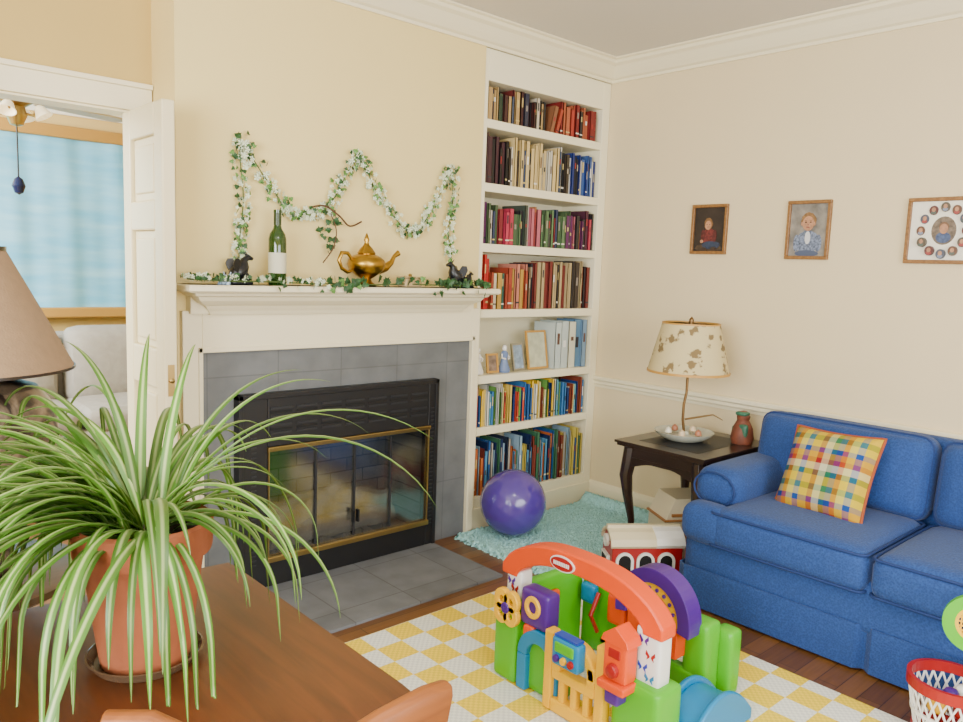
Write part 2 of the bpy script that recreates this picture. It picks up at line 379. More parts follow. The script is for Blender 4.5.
mg=bpy.data.materials.new('fireplace_glass');mg.use_nodes=True;N,L=nt(mg);N.remove(N['Principled BSDF'])
tr=N.new('ShaderNodeBsdfTransparent');tr.inputs[0].default_value=(.72,.74,.76,1);gl=N.new('ShaderNodeBsdfGlossy');gl.inputs['Roughness'].default_value=.12;gl.inputs[0].default_value=(.8,.82,.84,1)
ms=N.new('ShaderNodeMixShader');ms.inputs[0].default_value=.22;L.new(tr.outputs[0],ms.inputs[1]);L.new(gl.outputs[0],ms.inputs[2]);L.new(ms.outputs[0],N['Material Output'].inputs[0])
b=MB();b.box(gx0,gx1,iy+.002,iy+.006,gz0+.02,gz1-.02,mg);b.obj('glass',g)
M_fire=tile_mat('firebrick',S(172,168,156),S(146,142,132),S(100,98,92),.2,.07,.5,True,.9)
b=MB()
b.box(1.505,1.515,YF,3.47,.06,.715,M_fire);b.box(2.445,2.455,YF,3.47,.06,.715,M_fire);b.box(1.505,2.455,3.46,3.47,.06,.715,M_fire);b.box(1.505,2.455,YF,3.47,.055,.065,M_fire);b.box(1.505,2.455,YF,3.47,.705,.715,M_fire)
b.obj('firebox',g)
M_log=mat('ceramic_log',S(176,166,146),.9,noise=.3,nscale=15,bump=.6,bscale=30)
b=MB()
for p,q,r in(((1.62,3.24,.16),(2.34,3.26,.15),.055),((1.7,3.34,.2),(2.28,3.36,.22),.06),((1.75,3.2,.25),(2.1,3.36,.3),.04),((2.0,3.34,.28),(2.3,3.2,.25),.042),((1.6,3.3,.26),(1.95,3.3,.3),.035)):
    p,q=Vector(p),Vector(q);pts=[p.lerp(q,i/8)+Vector((0,random.uniform(-.006,.006),random.uniform(-.008,.008))) for i in range(9)]
    b.sweep(pts,[r*random.uniform(.88,1.1) for _ in pts],M_log)
for i in range(6): b.box(1.65+i*.12,1.66+i*.12,3.2,3.4,.065,.11,M_black)
b.obj('gas_logs',g,smooth=True)
# ------------------------------------------------------------------ bookcase
b=MB();SZ=[.18,.575,.865,1.23,1.585,1.905,2.235];x0,x1=2.80,3.735;yb=3.10;ye=3.395
b.box(XB+.002,x0,yb,ye,0,2.59,M_shelf);b.box(x1,XR-.002,yb,ye,0,2.59,M_shelf);b.box(x0,x1,ye-.01,ye,0,2.59,M_shelf)
b.box(x0,x1,yb,ye-.01,2.43,2.59,M_shelf);b.box(x0,x1,yb,ye-.01,0,.18,M_shelf)
for z in SZ[1:]: b.box(x0,x1,yb,ye-.01,z-.045,z,M_shelf)
b.box(XB+.002,XR-.002,yb-.012,yb,0,.12,M_shelf)
b.obj('built_in_bookcase',bevel=.003)
pal={
'a':[(60,28,26),(96,34,32),(30,28,32),(44,60,44),(38,40,60),(170,140,90),(70,20,24),(190,180,160),(24,24,26),(60,70,90)],
'b':[(20,20,24)],
'c':[(176,50,76),(130,40,46),(90,36,84),(60,70,60),(120,30,40),(170,110,60),(90,120,80),(200,190,176),(70,30,50),(180,96,110),(40,36,40),(50,60,90),(120,110,96),(70,90,60)],
'd':[(170,34,34)],
'f':[(230,190,50),(60,120,180),(214,214,206),(40,90,150),(200,70,50),(90,160,180),(224,210,140),(100,150,70),(30,60,120),(220,190,90),(130,60,40)],
'g':[(30,84,150),(40,50,70),(80,140,180),(120,50,40),(210,190,90),(60,110,80),(180,174,160),(20,40,84),(190,100,50),(140,170,190)]}
bm_={}
def bc(c):
    if c not in bm_: bm_[c]=mat('book_%02x%02x%02x'%c,S(*c),.5)
    return bm_[c]
M_page=mat('book_pages',S(220,212,186),.8)
b=MB()
def book(x,w,h,z,d,y,c,lean=0):
    M=T((x,y,z))@Ry(lean);m=bc(c)
    b.box(0,w,0,.004,0,h,m,M);b.box(0,.002,0,d,0,h,m,M);b.box(w-.002,w,0,d,0,h,m,M);b.box(.002,w-.002,.004,d-.003,.003,h-.004,M_page,M)
    if w>.012 and random.random()<.6:
        dk=sum(c)<300
        c2=random.choice([(190,170,110),(170,160,140),(140,130,120),(150,40,40)] if dk else [(230,230,225),(40,40,50),(90,60,50),(200,180,110)]);z1=random.uniform(.4,.7)*h
        b.box(w*.3,w*.7,-.0008,0,z1,z1+h*random.uniform(.08,.28),bc(c2),M)
    if random.random()<.35:b.box(0,w,-.0008,0,h*.12,h*.16,bc(random.choice([(190,170,110),(220,216,204),(40,40,50)])),M)
def row(z,clear,p,xa=2.815,xe=3.72,hmin=.6,hmax=.85,wmin=.012,wmax=.036,seq=None):
    x=xa
    while x<xe-.012:
        w=min(random.uniform(wmin,wmax),xe-x);h=clear*random.uniform(hmin,hmax);t=(x-xa)/(xe-xa)
        cs=pal[p] if seq is None else seq(t)
        book(x,w-.001,h,z+.001,random.uniform(.13,.19),yb+random.uniform(.01,.035),random.choice(cs));x+=w
row(2.235,.195,'a',hmin=.68,hmax=.97,xe=3.28);book(3.30,.03,.16,2.237,.14,3.12,(130,84,56),14);book(3.345,.025,.15,2.237,.14,3.12,(160,60,40),16)
row(2.235,.195,'a',hmin=.75,hmax=.98,xa=3.40,seq=lambda t:[(160,50,40),(120,30,30),(40,30,34),(170,90,60),(50,60,70)])
row(1.905,.285,'b',hmin=.68,hmax=.93,seq=lambda t:[(22,20,24),(34,24,30),(60,30,40)] if t<.2 else ([(30,50,120),(24,36,80),(200,200,195),(60,90,150),(20,24,40)] if t>.72 else [(190,185,170),(20,22,26),(60,50,40),(200,176,120),(24,24,30),(216,212,200),(40,60,90)]))
row(1.585,.275,'c',hmin=.62,hmax=.86)
row(1.23,.31,'d',hmin=.85,hmax=.97,xa=2.815,xe=2.88,seq=lambda t:[(176,34,30)])
row(1.23,.31,'d',hmin=.62,hmax=.82,xa=2.88,xe=3.2,seq=lambda t:[(180,140,60),(190,120,100),(110,90,70),(40,90,80),(206,190,160),(150,60,40)])
row(1.23,.31,'d',hmin=.8,hmax=.94,xa=3.2,seq=lambda t:[(24,24,28),(40,36,40),(60,50,44),(170,150,110),(30,30,40),(110,40,36)])
row(.865,.32,'f',hmin=.86,hmax=.92,wmin=.05,wmax=.07,xa=3.44,seq=lambda t:[(186,198,196),(158,180,194),(210,210,190)] if t<.6 else [(120,150,180),(90,130,166)])
row(.575,.245,'f',hmin=.65,hmax=.95,wmin=.006,wmax=.022)
row(.18,.35,'g',hmin=.6,hmax=.88,wmin=.006,wmax=.024)
b.obj('bookshelf_books')
M_silver=mat('silver_frame',S(190,190,185),.3,1);M_photo=mat('photo_paper',S(120,100,84),.5,noise=.5,nscale=30)
def pframe(name,x,y,z,w,h,mf,mp,rz=0,lean=-10):
    b=MB();M=T((x,y,z+.005))@Rz(rz)@Rx(lean);t=.012
    b.box(-w/2,w/2,0,.01,0,t,mf,M);b.box(-w/2,w/2,0,.01,h-t,h,mf,M);b.box(-w/2,-w/2+t,0,.01,t,h-t,mf,M);b.box(w/2-t,w/2,0,.01,t,h-t,mf,M)
    b.box(-w/2+t,w/2-t,.004,.009,t,h-t,mp,M);b.box(-.01,.01,.01,.05,0,.006,mf,M);b.obj(name)
pframe('photo_stand_frame',3.33,3.15,.865,.17,.23,M_goldw,mat('photo_mat_sage',S(186,188,160),.6,noise=.2,nscale=18))
pframe('photo_stand_frame',3.17,3.15,.865,.11,.16,M_silver,mat('photo_paper_blue',S(140,160,180),.5,noise=.4,nscale=30),8)
pframe('photo_stand_frame',2.95,3.14,.865,.08,.11,M_goldw,M_photo,-8)
M_porc=mat('porcelain',S(230,226,220),.2);M_porcb=mat('porcelain_blue',S(110,130,170),.2)
def figurine(x,y,sc,m2):
    b=MB();P=T((x,y,.866))@Matrix.Diagonal((sc,sc,sc,1));b.lathe([(0,0),(.032,0),(.036,.012),(.022,.05),(.016,.075),(.022,.095),(.016,.112),(.008,.118)],m2,P,seg=20);b.lathe([(0,.115),(.012,.12),(.015,.132),(.01,.146),(0,.15)],M_porc,P,seg=16)
    for s in(-1,1): b.sweep([(.018*s,0,.1),(.028*s,-.012,.08),(.01*s,-.024,.075)],.005,M_porc,P,seg=6)
    b.obj('porcelain_figurine',smooth=True)
figurine(2.855,3.17,1,M_porc);figurine(3.05,3.16,1.05,M_porcb)
# ------------------------------------------------------------------ picture frames
def wallpic(y0,y1,z0,z1,kind):
    g=group('framed_photo',(XR,(y0+y1)/2,(z0+z1)/2));b=MB();t=.017;x=XR-.02
    mf=M_frame
    b.box(x,XR,y0,y1,z0,z0+t,mf);b.box(x,XR,y0,y1,z1-t,z1,mf);b.box(x,XR,y0,y0+t,z0+t,z1-t,mf);b.box(x,XR,y1-t,y1,z0+t,z1-t,mf)
    b.obj('frame',g,bevel=.003)
    b=MB();px=XR-.008
    bg={'a':S(42,32,24),'b':S(128,122,112),'c':S(232,226,208)}[kind]
    b.box(px,XR-.002,y0+t,y1-t,z0+t,z1-t,mat('photo_bg_'+kind,bg,.6,noise=.45 if kind!='c' else 0,nscale=16))
    yc=(y0+y1)/2;zc=(z0+z1)/2;k=0
    skin=mat('print_skin',S(176,128,94),.6,noise=.22,nscale=50)
    def disc(cy,cz,ry,rz,m,seg=24,jag=0):
        nonlocal k;k+=1;d=px-.0006*k
        b.prism([(cy+ry*(1+jag*random.uniform(-1,1))*math.cos(a*2*math.pi/seg),cz+rz*(1+jag*random.uniform(-1,1))*math.sin(a*2*math.pi/seg)) for a in range(seg)],d,px,m)
    if kind=='a':
        disc(yc,zc-.10,.085,.02,mat('print_ground',S(70,54,36),.7,noise=.4,nscale=40),jag=.1)
        disc(yc,zc-.04,.04,.048,mat('print_red_plaid',S(96,36,32),.7,noise=.6,nscale=80),jag=.05);disc(yc-.015,zc-.085,.055,.022,mat('print_denim',S(44,54,74),.7,noise=.3,nscale=60),jag=.08);disc(yc+.036,zc-.035,.012,.034,mat('print_red2',S(84,32,28),.7,noise=.5,nscale=80),12);disc(yc-.036,zc-.035,.012,.034,mat('print_red3',S(84,32,28),.7,noise=.5,nscale=80),12);disc(yc+.005,zc+.03,.025,.032,mat('print_hair',S(118,84,46),.7,noise=.4,nscale=90),jag=.08);disc(yc+.005,zc+.022,.019,.025,skin)
        for s in(-1,1): disc(yc+.005+s*.008,zc+.026,.003,.002,M_black2,8)
        disc(yc+.005,zc+.012,.006,.0015,bc((120,60,50)),8);disc(yc+.04,zc-.065,.009,.009,skin,10);disc(yc-.035,zc-.105,.018,.01,bc((60,44,32)),10);disc(yc+.025,zc-.107,.018,.01,bc((60,44,32)),10)
    elif kind=='b':
        ms_=mat('print_check_shirt',S(104,114,134),.7,noise=.7,nscale=110)
        disc(yc,zc-.06,.058,.058,ms_,jag=.04);disc(yc+.055,zc-.065,.016,.042,ms_);disc(yc-.055,zc-.065,.016,.042,ms_);disc(yc,zc-.038,.014,.032,mat('print_white',S(200,200,200),.7),12);disc(yc,zc-.115,.06,.016,bc((70,80,104)),16)
        disc(yc,zc+.045,.037,.041,mat('print_blond',S(134,98,56),.7,noise=.4,nscale=90),jag=.07);disc(yc,zc+.032,.029,.036,skin)
        for s in(-1,1): disc(yc+s*.012,zc+.038,.0045,.003,M_black2,10);disc(yc+s*.012,zc+.046,.007,.0013,bc((110,80,50)),8);disc(yc+s*.031,zc+.03,.005,.009,skin,10)
        disc(yc,zc+.026,.0035,.004,bc((150,104,80)),8);disc(yc,zc+.013,.009,.0022,bc((130,60,56)),10)
    else:
        disc(yc,zc,.05,.062,mat('print_oval',S(112,98,82),.7,noise=.5,nscale=60));disc(yc,zc-.03,.03,.024,mat('print_oval_shirt',S(70,84,116),.7,noise=.4,nscale=80));disc(yc,zc+.018,.02,.02,bc((110,78,50)),16);disc(yc,zc+.008,.017,.022,skin)
        for i in range(12):
            a=i*math.pi/6;y_,z_=yc+.092*math.cos(a),zc+.102*math.sin(a)
            disc(y_,z_,.018,.021,bc([(96,64,44),(76,80,92),(90,48,44),(84,74,58)][i%4]),16);disc(y_,z_-.01,.011,.008,bc([(120,130,150),(150,60,56),(80,90,80)][i%3]),10);disc(y_,z_+.003,.008,.010,skin,12)
    b.obj('print',g)
wallpic(2.245,2.465,1.575,1.845,'a');wallpic(1.69,1.91,1.555,1.845,'b');wallpic(1.04,1.345,1.545,1.835,'c')
# ------------------------------------------------------------------ rugs
b=MB();b.box(1.5,2.70,.1,2.40,0,.008,M_rug);b.obj('checkered_rug')
b=MB();nx,ny=230,180;vs=[];fs=[]
for i in range(nx+1):
    for j in range(ny+1):
        x=2.62+1.15*i/nx;ym=2.23+.19*min(1,max(0,(x-2.95)/.15));y=ym+(3.05-ym)*j/ny
        e=min(i,nx-i,j,ny-j);z=.004+(.008+.022*random.random())*min(1,e/3)
        if e==0:z=.001
        z+=.05*math.exp(-((x-3.70)/.045)**2)*(e>0)
        if e<3: x+=random.uniform(-.012,.01);y+=random.uniform(-.012,.004)
        vs.append((x,y,z))
for i in range(nx):
    for j in range(ny):
        a=i*(ny+1)+j;fs.append((a,a+ny+1,a+ny+2,a+1))
b.add(vs,fs,M_shag);b.obj('turquoise_shag_rug',smooth=True,angle=180)
# ------------------------------------------------------------------ exercise ball
mb_=mat('purple_vinyl',S(78,56,146),.22,noise=.05,coat=.5)
b=MB();r=.178;b.lathe([(r*math.sin(math.pi*i/40)*(1+.004*math.sin(i*math.pi/2)),-r*math.cos(math.pi*i/40)) for i in range(41)],mb_,T((2.86,2.85,r+.03))@Rx(20)@Ry(25),seg=64)
b.obj('exercise_ball',smooth=True,angle=180)
# ------------------------------------------------------------------ sofa
g=group('blue_sofa',(3.3,.7,0))
Y0,Y1=-.45,1.84
b=MB()
b.rbox((3.33,(Y0+Y1)/2,.25),(.82,Y1-Y0-.02,.2),.03,M_sofa,n=10)
b.obj('base',g,smooth=True,angle=60)
b=MB();path=[(3.74,Y1+.005)]
path.append((2.925,Y1+.005))
def pleat(y): return [(2.91,y+.03),(2.935,y+.004),(2.935,y-.004),(2.91,y-.03)]
path.append((2.905,Y1-.03))
for y in(1.04,.28,): path+=pleat(y)
path+=[(2.905,Y0-.005),(3.74,Y0-.005)]
path=path[::-1]
molding('x',path,[(0,.012),(.012,.012),(.004,.185),(0,.185)],M_sofa,mb=b)
b.obj('skirt',g)
b=MB()
def pipe(loop_c,dx,dy,z,r=.03,rad=.006,M=None):
    pts=[]
    for cx,cy,a0 in((dx/2-r,dy/2-r,0),(-dx/2+r,dy/2-r,90),(-dx/2+r,-dy/2+r,180),(dx/2-r,-dy/2+r,270)):
        for k in range(5):
            a=math.radians(a0+k*22.5);pts.append((loop_c[0]+cx+r*math.cos(a),loop_c[1]+cy+r*math.sin(a),z))
    pts.append(pts[0]);b2.sweep(pts,rad,M_pipe,M,seg=6)
b2=MB()
for y0,y1 in((1.045,1.70),(.285,1.035),(-.30,.275)):
    b.rbox((3.20,(y0+y1)/2,.385),(.64,y1-y0,.165),.05,M_sofa,n=12,puff=.022)
    pipe((3.20,(y0+y1)/2),.625,y1-y0-.012,.455);pipe((3.20,(y0+y1)/2),.625,y1-y0-.012,.315)
b.rbox((2.95,1.73,.385),(.145,.22,.16),.05,M_sofa,n=8,puff=.01)
b.rbox((2.95,-.34,.385),(.145,.2,.16),.05,M_sofa,n=8,puff=.01)
b.obj('seat_cushions',g,smooth=True,angle=80)
b=MB()
for yc,s in((1.755,1),(-.355,-1)):
    b.rbox((3.36,yc,.35),(.66,.17,.38),.04,M_sofa,n=8)
    b.rbox((3.35,yc,.52),(.68,.225,.175),.07,M_sofa,n=12,puff=.01)
    b2.sweep([(3.014,yc+.1*math.cos(a*math.pi/8),.52+.075*math.sin(a*math.pi/8)) for a in range(17)],.005,M_pipe,seg=6)
b.obj('arms',g,smooth=True,angle=80)
b=MB()
Mb=T((3.66,0,.2))@Ry(6)
b.rbox((0,(Y0+Y1)/2,.29),(.15,Y1-Y0-.04,.62),.06,M_sofa,Mb,n=12)
b.obj('back_frame',g,smooth=True,angle=80)
b=MB();Mc=T((3.53,0,.46))@Ry(9)
for y0,y1 in((1.045,1.83),(.285,1.035),(-.44,.275)):
    b.rbox((0,(y0+y1)/2,.175),(.16,y1-y0,.37),.07,M_sofa,Mc,n=14,puff=.05,ax=0)
    pts=[]
    dy,dz,r=y1-y0-.03,.35,.05
    for cx,cy,a0 in((dy/2-r,dz/2-r,0),(-dy/2+r,dz/2-r,90),(-dy/2+r,-dz/2+r,180),(dy/2-r,-dz/2+r,270)):
        for k in range(5):
            a=math.radians(a0+k*22.5);pts.append((-.045,(y0+y1)/2+cx+r*math.cos(a),.175+cy+r*math.sin(a)))
    pts.append(pts[0]);b2.sweep(pts,.006,M_pipe,Mc,seg=6)
b.obj('back_cushions',g,smooth=True,angle=80)
b2.obj('piping',g,smooth=True)
def plaid():
    m=bpy.data.materials.new('madras_plaid');m.use_nodes=True;N,L=nt(m);bs=N['Principled BSDF'];bs.inputs['Roughness'].default_value=.9
    tc=N.new('ShaderNodeTexCoord');sp=N.new('ShaderNodeSeparateXYZ');L.new(tc.outputs['Object'],sp.inputs[0])
    outs=[]
    for ax,cols in((0,[(214,176,50),(150,44,50),(206,204,170),(34,100,84),(44,64,130),(190,90,44),(220,204,120),(60,90,150)]),(1,[(220,190,60),(44,110,74),(214,210,180),(160,50,46),(200,140,50),(44,74,140),(220,206,120),(80,130,74)])):
        mu=N.new('ShaderNodeMath');mu.operation='MULTIPLY';mu.inputs[1].default_value=1/.22;L.new(sp.outputs[ax],mu.inputs[0])
        fr=N.new('ShaderNodeMath');fr.operation='FRACT';ad=N.new('ShaderNodeMath');ad.inputs[1].default_value=.3;L.new(mu.outputs[0],ad.inputs[0]);L.new(ad.outputs[0],fr.inputs[0])
        r=N.new('ShaderNodeValToRGB');r.color_ramp.interpolation='CONSTANT';e=r.color_ramp.elements
        pos=[0,.17,.28,.42,.52,.64,.74,.88]
        while len(e)<8:e.new(.5)
        for i in range(8):e[i].position=pos[i];e[i].color=S(*cols[i])
        L.new(fr.outputs[0],r.inputs[0]);outs.append(r)
    mix=N.new('ShaderNodeMix');mix.data_type='RGBA';mix.inputs[0].default_value=.5;L.new(outs[0].outputs[0],mix.inputs[6]);L.new(outs[1].outputs[0],mix.inputs[7])
    hs=N.new('ShaderNodeHueSaturation');hs.inputs['Saturation'].default_value=1.2;hs.inputs['Value'].default_value=.78;L.new(mix.outputs[2],hs.inputs['Color']);L.new(hs.outputs[0],bs.inputs['Base Color']);return m
M_plaid=plaid();M_redpipe=mat('red_piping',S(150,70,32),.8)
b=MB();V=[];Fc=[];n=24;w=.195
for sgn in(1,-1):
    o=len(V)
    for i in range(n+1):
        for j in range(n+1):
            u=-1+2*i/n;v=-1+2*j/n
            x=u*w*(1-.06*(1-v*v)*abs(u)**3);y=v*w*(1-.06*(1-u*u)*abs(v)**3)
            V.append((x,y,sgn*.07*(max(0,(1-u**4)*(1-v**4)))**.55))
    for i in range(n):
        for j in range(n):
            a=o+i*(n+1)+j;Fc.append((a,a+1,a+n+2,a+n+1))
b.add(V,Fc,M_plaid)
edge=[]
for k in range(4*n):
    s_=k//n;t=-1+2*(k%n)/n;u,v=[(t,-1),(1,t),(-t,1),(-1,-t)][s_]
    edge.append((u*w*(1-.06*(1-v*v)*abs(u)**3),v*w*(1-.06*(1-u*u)*abs(v)**3),0))
edge.append(edge[0]);b.sweep(edge,.007,M_redpipe,seg=6)
o=b.obj('plaid_throw_pillow',smooth=True,angle=80)
Rp=Matrix(((0,0,-1,0),(-1,0,0,0),(0,1,0,0),(0,0,0,1)))
o.matrix_world=T((3.28,1.38,.63))@Rz(-6)@Ry(26)@Rp@Rz(2)
# ------------------------------------------------------------------ side table + things
g=group('side_table',(3.42,2.12,0))
b=MB();b.box(3.12,3.74,1.88,2.38,.585,.60,M_dark);b.box(3.15,3.71,1.91,2.35,.53,.585,M_dark)
for (p,q,ax,f) in((3.15,3.71,'y',1.908),(3.15,3.71,'y',2.34),(1.91,2.35,'x',3.148),(1.91,2.35,'x',3.70)):
    poly=[(p,.53)]+[(p+(q-p)*i/16,.53-.055*abs(math.cos(math.pi*i/16))**2-.018*math.sin(math.pi*i/16)**8) for i in range(17)]+[(q,.53)]
    b.prism(poly,f,f+.012,M_dark,ax)
for x,sx in((3.17,-1),(3.69,1)):
    for y,sy in((1.93,-1),(2.33,1)):
        b.sweep([(x,y,.575),(x+.004*sx,y+.004*sy,.50),(x+.012*sx,y+.012*sy,.43),(x+.002*sx,y+.002*sy,.33),(x-.016*sx,y-.016*sy,.20),(x-.020*sx,y-.020*sy,.10),(x-.008*sx,y-.008*sy,.04),(x+.006*sx,y+.006*sy,.0)],[.034,.036,.034,.026,.018,.015,.019,.026],M_dark,seg=10)
b.box(3.11,3.75,1.87,2.39,.60,.612,M_dark)
b.box(3.2,3.66,1.96,2.3,.612,.613,M_black)
b.obj('table_body',g,bevel=.003,smooth=True)
LLX,LLY=3.41,2.18
g=group('shell_table_lamp',(LLX,LLY,.613))
def shade_mat(name,base,dark,sc,thr):
    m=bpy.data.materials.new(name);m.use_nodes=True;N,L=nt(m);bs=N['Principled BSDF'];tc=N.new('ShaderNodeTexCoord')
    v=N.new('ShaderNodeTexVoronoi');v.inputs['Scale'].default_value=sc;L.new(tc.outputs['Object'],v.inputs['Vector'])
    n=N.new('ShaderNodeTexNoise');n.inputs['Scale'].default_value=sc*2.5;L.new(tc.outputs['Object'],n.inputs['Vector'])
    ad=N.new('ShaderNodeMath');L.new(v.outputs['Distance'],ad.inputs[0]);L.new(n.outputs['Fac'],ad.inputs[1])
    r=N.new('ShaderNodeValToRGB');r.color_ramp.elements[0].color=dark;r.color_ramp.elements[1].color=base;r.color_ramp.elements[0].position=thr-.08;r.color_ramp.elements[1].position=thr+.04
    L.new(ad.outputs[0],r.inputs[0]);L.new(r.outputs[0],bs.inputs['Base Color']);bs.inputs['Roughness'].default_value=.9;return m
M_shell=shade_mat('shell_print_shade',S(196,180,134),S(120,100,64),15,.87)
M_bronze=mat('antique_brass',S(120,92,56),.4,.8);M_dish=mat('glazed_dish',S(182,184,168),.2,noise=.15,nscale=15)
Lc=T((LLX,LLY,0))
b=MB();b.lathe([(.205,.965),(.143,1.215),(.141,1.215),(.203,.965)],M_shell,Lc,seg=48);b.lathe([(.207,.963),(.207,.975),(.203,.975),(.203,.963)],M_goldw,Lc,seg=48)
b.lathe([(.145,1.21),(.145,1.218),(.141,1.218),(.141,1.21)],M_goldw,Lc,seg=48)
b.obj('shade',g,smooth=True)
b=MB();b.lathe([(0,.613),(.08,.613),(.1,.62),(.14,.645),(.152,.66),(.145,.66),(.1,.632),(.03,.64),(.02,.66),(0,.66)],M_dish,Lc)
b.obj('dish_base',g,smooth=True)
b=MB();b.sweep([(LLX,LLY,.655),(LLX-.01,LLY+.005,.72),(LLX-.01,LLY+.005,.80),(LLX,LLY,.86),(LLX,LLY,1.2)],.007,M_bronze)
b.sweep([(LLX,LLY,.72),(LLX+.05,LLY-.05,.735),(LLX+.10,LLY-.10,.75),(LLX+.13,LLY-.14,.725)],[.005,.005,.004,.002],M_bronze)
b.lathe([(0,1.2),(.012,1.21),(.012,1.235),(0,1.25)],M_bronze,Lc);b.sweep([(LLX-.142,LLY,1.21),(LLX+.142,LLY,1.21)],.003,M_bronze)
for i in range(5): b.lathe([(0,.64),(.018,.65),(.014,.67),(0,.68)],bc([(210,186,150),(170,110,80),(224,216,196)][i%3]),Lc@T((.08*math.cos(i*1.2),.08*math.sin(i*1.2),0)),seg=12)
b.obj('stem',g,smooth=True)
b=MB();M_terra=mat('terracotta_figure',S(112,60,40),.6,noise=.3,nscale=30);M_grn=mat('figure_green',S(50,100,76),.5,noise=.3,nscale=30)
Lf=T((3.60,1.96,.613));b.lathe([(0,0),(.05,0),(.058,.03),(.05,.08),(.035,.11),(.03,.12),(.034,.14),(.02,.165),(0,.17)],M_terra,Lf,seg=20)
b.rbox((-.03,-.02,.07),(.03,.05,.07),.014,M_grn,Lf,n=6);b.rbox((-.02,.03,.06),(.03,.03,.06),.012,M_grn,Lf,n=6);b.rbox((-.01,0,.155),(.05,.06,.02),.009,M_grn,Lf,n=6)
b.obj('ceramic_figurine',smooth=True)
# ------------------------------------------------------------------ toys near side table
M_red=mat('toy_red',S(156,20,22),.35);M_crm=mat('toy_cream',S(210,198,164),.45);M_wht=mat('toy_white',S(230,230,226),.35);M_org=mat('toy_orange',S(224,72,0),.4);M_lime=mat('toy_lime',S(80,176,16),.35);M_yel=mat('toy_yellow',S(236,180,0),.35);M_pur=mat('toy_purple',S(72,28,128),.35);M_teal=mat('toy_teal',S(0,122,176),.35);M_blue=mat('toy_blue',S(24,64,170),.35);M_tan=mat('toy_tan',S(156,104,54),.5)
g=group('toy_barn',(3.0,2.1,0))
BM=T((2.995,2.10,.012))@Rz(-36)
b=MB()
b.box(-.17,.17,-.085,.085,0,.18,M_red,BM)
gab=[(-.085,.18),(-.07,.20),(-.04,.222),(0,.232),(.04,.222),(.07,.20),(.085,.18)]
b.prism(gab,-.165,.165,M_red,'x',BM)
b.obj('walls',g,bevel=.004)
b=MB()
out=[(-.094,.178),(-.08,.208),(-.045,.232),(0,.245),(.045,.232),(.08,.208),(.094,.178)]
inn=[(y*.9,z-.012) for y,z in out]
b.prism(out+inn[::-1],-.178,.04,M_crm,'x',BM)
b.prism([(y*1.04,z+.006) for y,z in out]+inn[::-1],.04,.178,M_wht,'x',BM)
b.box(-.178,.178,-.012,.012,.238,.255,M_crm,BM)
b.obj('roof',g)
b=MB()
for cx in(-.11,-.01,.09):
    b.ring((cx,.105),.03,.043,0,180,-.094,-.085,M_wht,'y',16,BM);b.box(cx-.043,cx-.03,-.094,-.085,.005,.105,M_wht,BM);b.box(cx+.03,cx+.043,-.094,-.085,.005,.105,M_wht,BM)
    b.box(cx-.03,cx+.03,-.089,-.085,.005,.105,M_black2,BM);b.ring((cx,.105),0,.03,0,180,-.089,-.085,M_black2,'y',16,BM)
b.ring((0,.18),.018,.03,0,360,-.185,-.17,M_wht,'x',20,BM);b.box(-.185,-.17,-.05,.05,.01,.12,M_wht,BM);b.box(-.187,-.17,-.035,.035,.015,.11,M_black2,BM)
b.obj('arches',g)
g=group('toy_dollhouse',(3.45,2.15,0));DM=T((3.43,2.16,.0))@Rz(-30)
b=MB();b.box(-.15,.15,-.1,.1,.0,.22,M_crm,DM);b.prism([(-.15,.22),(.15,.22),(.1,.33),(-.1,.33)],-.1,.1,M_crm,'y',DM)
b.ring((-.07,.13),.03,.042,0,360,-.112,-.1,M_tan,'y',18,DM);b.ring((.07,.13),.03,.042,0,360,-.112,-.1,M_tan,'y',18,DM);b.box(-.03,.03,-.105,-.1,.0,.12,M_org,DM);b.box(-.12,.12,-.11,-.1,.24,.255,M_tan,DM);b.box(-.16,.16,-.11,.11,.215,.225,M_tan,DM)
for cx in(-.07,.07): b.ring((cx,.13),0,.03,0,360,-.105,-.1,M_dark,'y',18,DM)
b.ring((0,.275),0,.022,0,360,-.105,-.1,M_dark,'y',18,DM)
b.obj('house_shell',g,bevel=.006)
# ------------------------------------------------------------------ activity playset
g=group('toddler_activity_playset',(2.25,1.64,0));PG=g
b=MB()
top=[];bot=[];yc=1.535
for i in range(25):
    t=-1+2*i/24
    top.append((yc+.395*t,.445+.13*(1-abs(t)**2.6)**.75))
    bot.append((yc+.31*t,.42+.085*(1-abs(t)**2.6)**.8))
b.prism(top+[(yc+.395,.405),(yc+.31,.405)]+bot[::-1]+[(yc-.31,.405),(yc-.395,.405)],1.79,1.875,M_org)
b.obj('arch',g,bevel=.012,smooth=True)
b=MB()
def ell(cy,cz,ry,rz,t0,t1,m,n=28): b.prism([(cy+ry*math.cos(2*math.pi*i/n),cz+rz*math.sin(2*math.pi*i/n)) for i in range(n)],t0,t1,m)
ell(1.60,.53,.062,.028,1.785,1.79,M_wht);ell(1.60,.53,.056,.023,1.782,1.785,M_red)
for i in range(9): b.box(1.7805,1.782,1.64-.009*i-.006,1.64-.009*i,.523,.537,M_wht)
b.obj('logo_badge',g)
b=MB();b.rbox((1.832,1.865,.375),(.07,.085,.11),.012,M_wht);b.rbox((1.832,1.20,.335),(.075,.105,.19),.012,M_wht);b.obj('white_posts',g,smooth=True)
b=MB()
for (yy,zz,c) in((1.215,.39,M_pur),(1.185,.345,M_red),(1.215,.30,M_blue),(1.185,.27,M_teal),(1.875,.385,M_pur),(1.855,.36,M_red)):
    for s in(-1,1): 
        b.prism([(yy+s*.003,zz),(yy+s*.018,zz+.016),(yy+s*.02,zz+.002),(yy+s*.012,zz-.004),(yy+s*.015,zz-.015),(yy+s*.004,zz-.006)],1.7925,1.796,c)
b.obj('butterfly_decals',g)
b=MB()
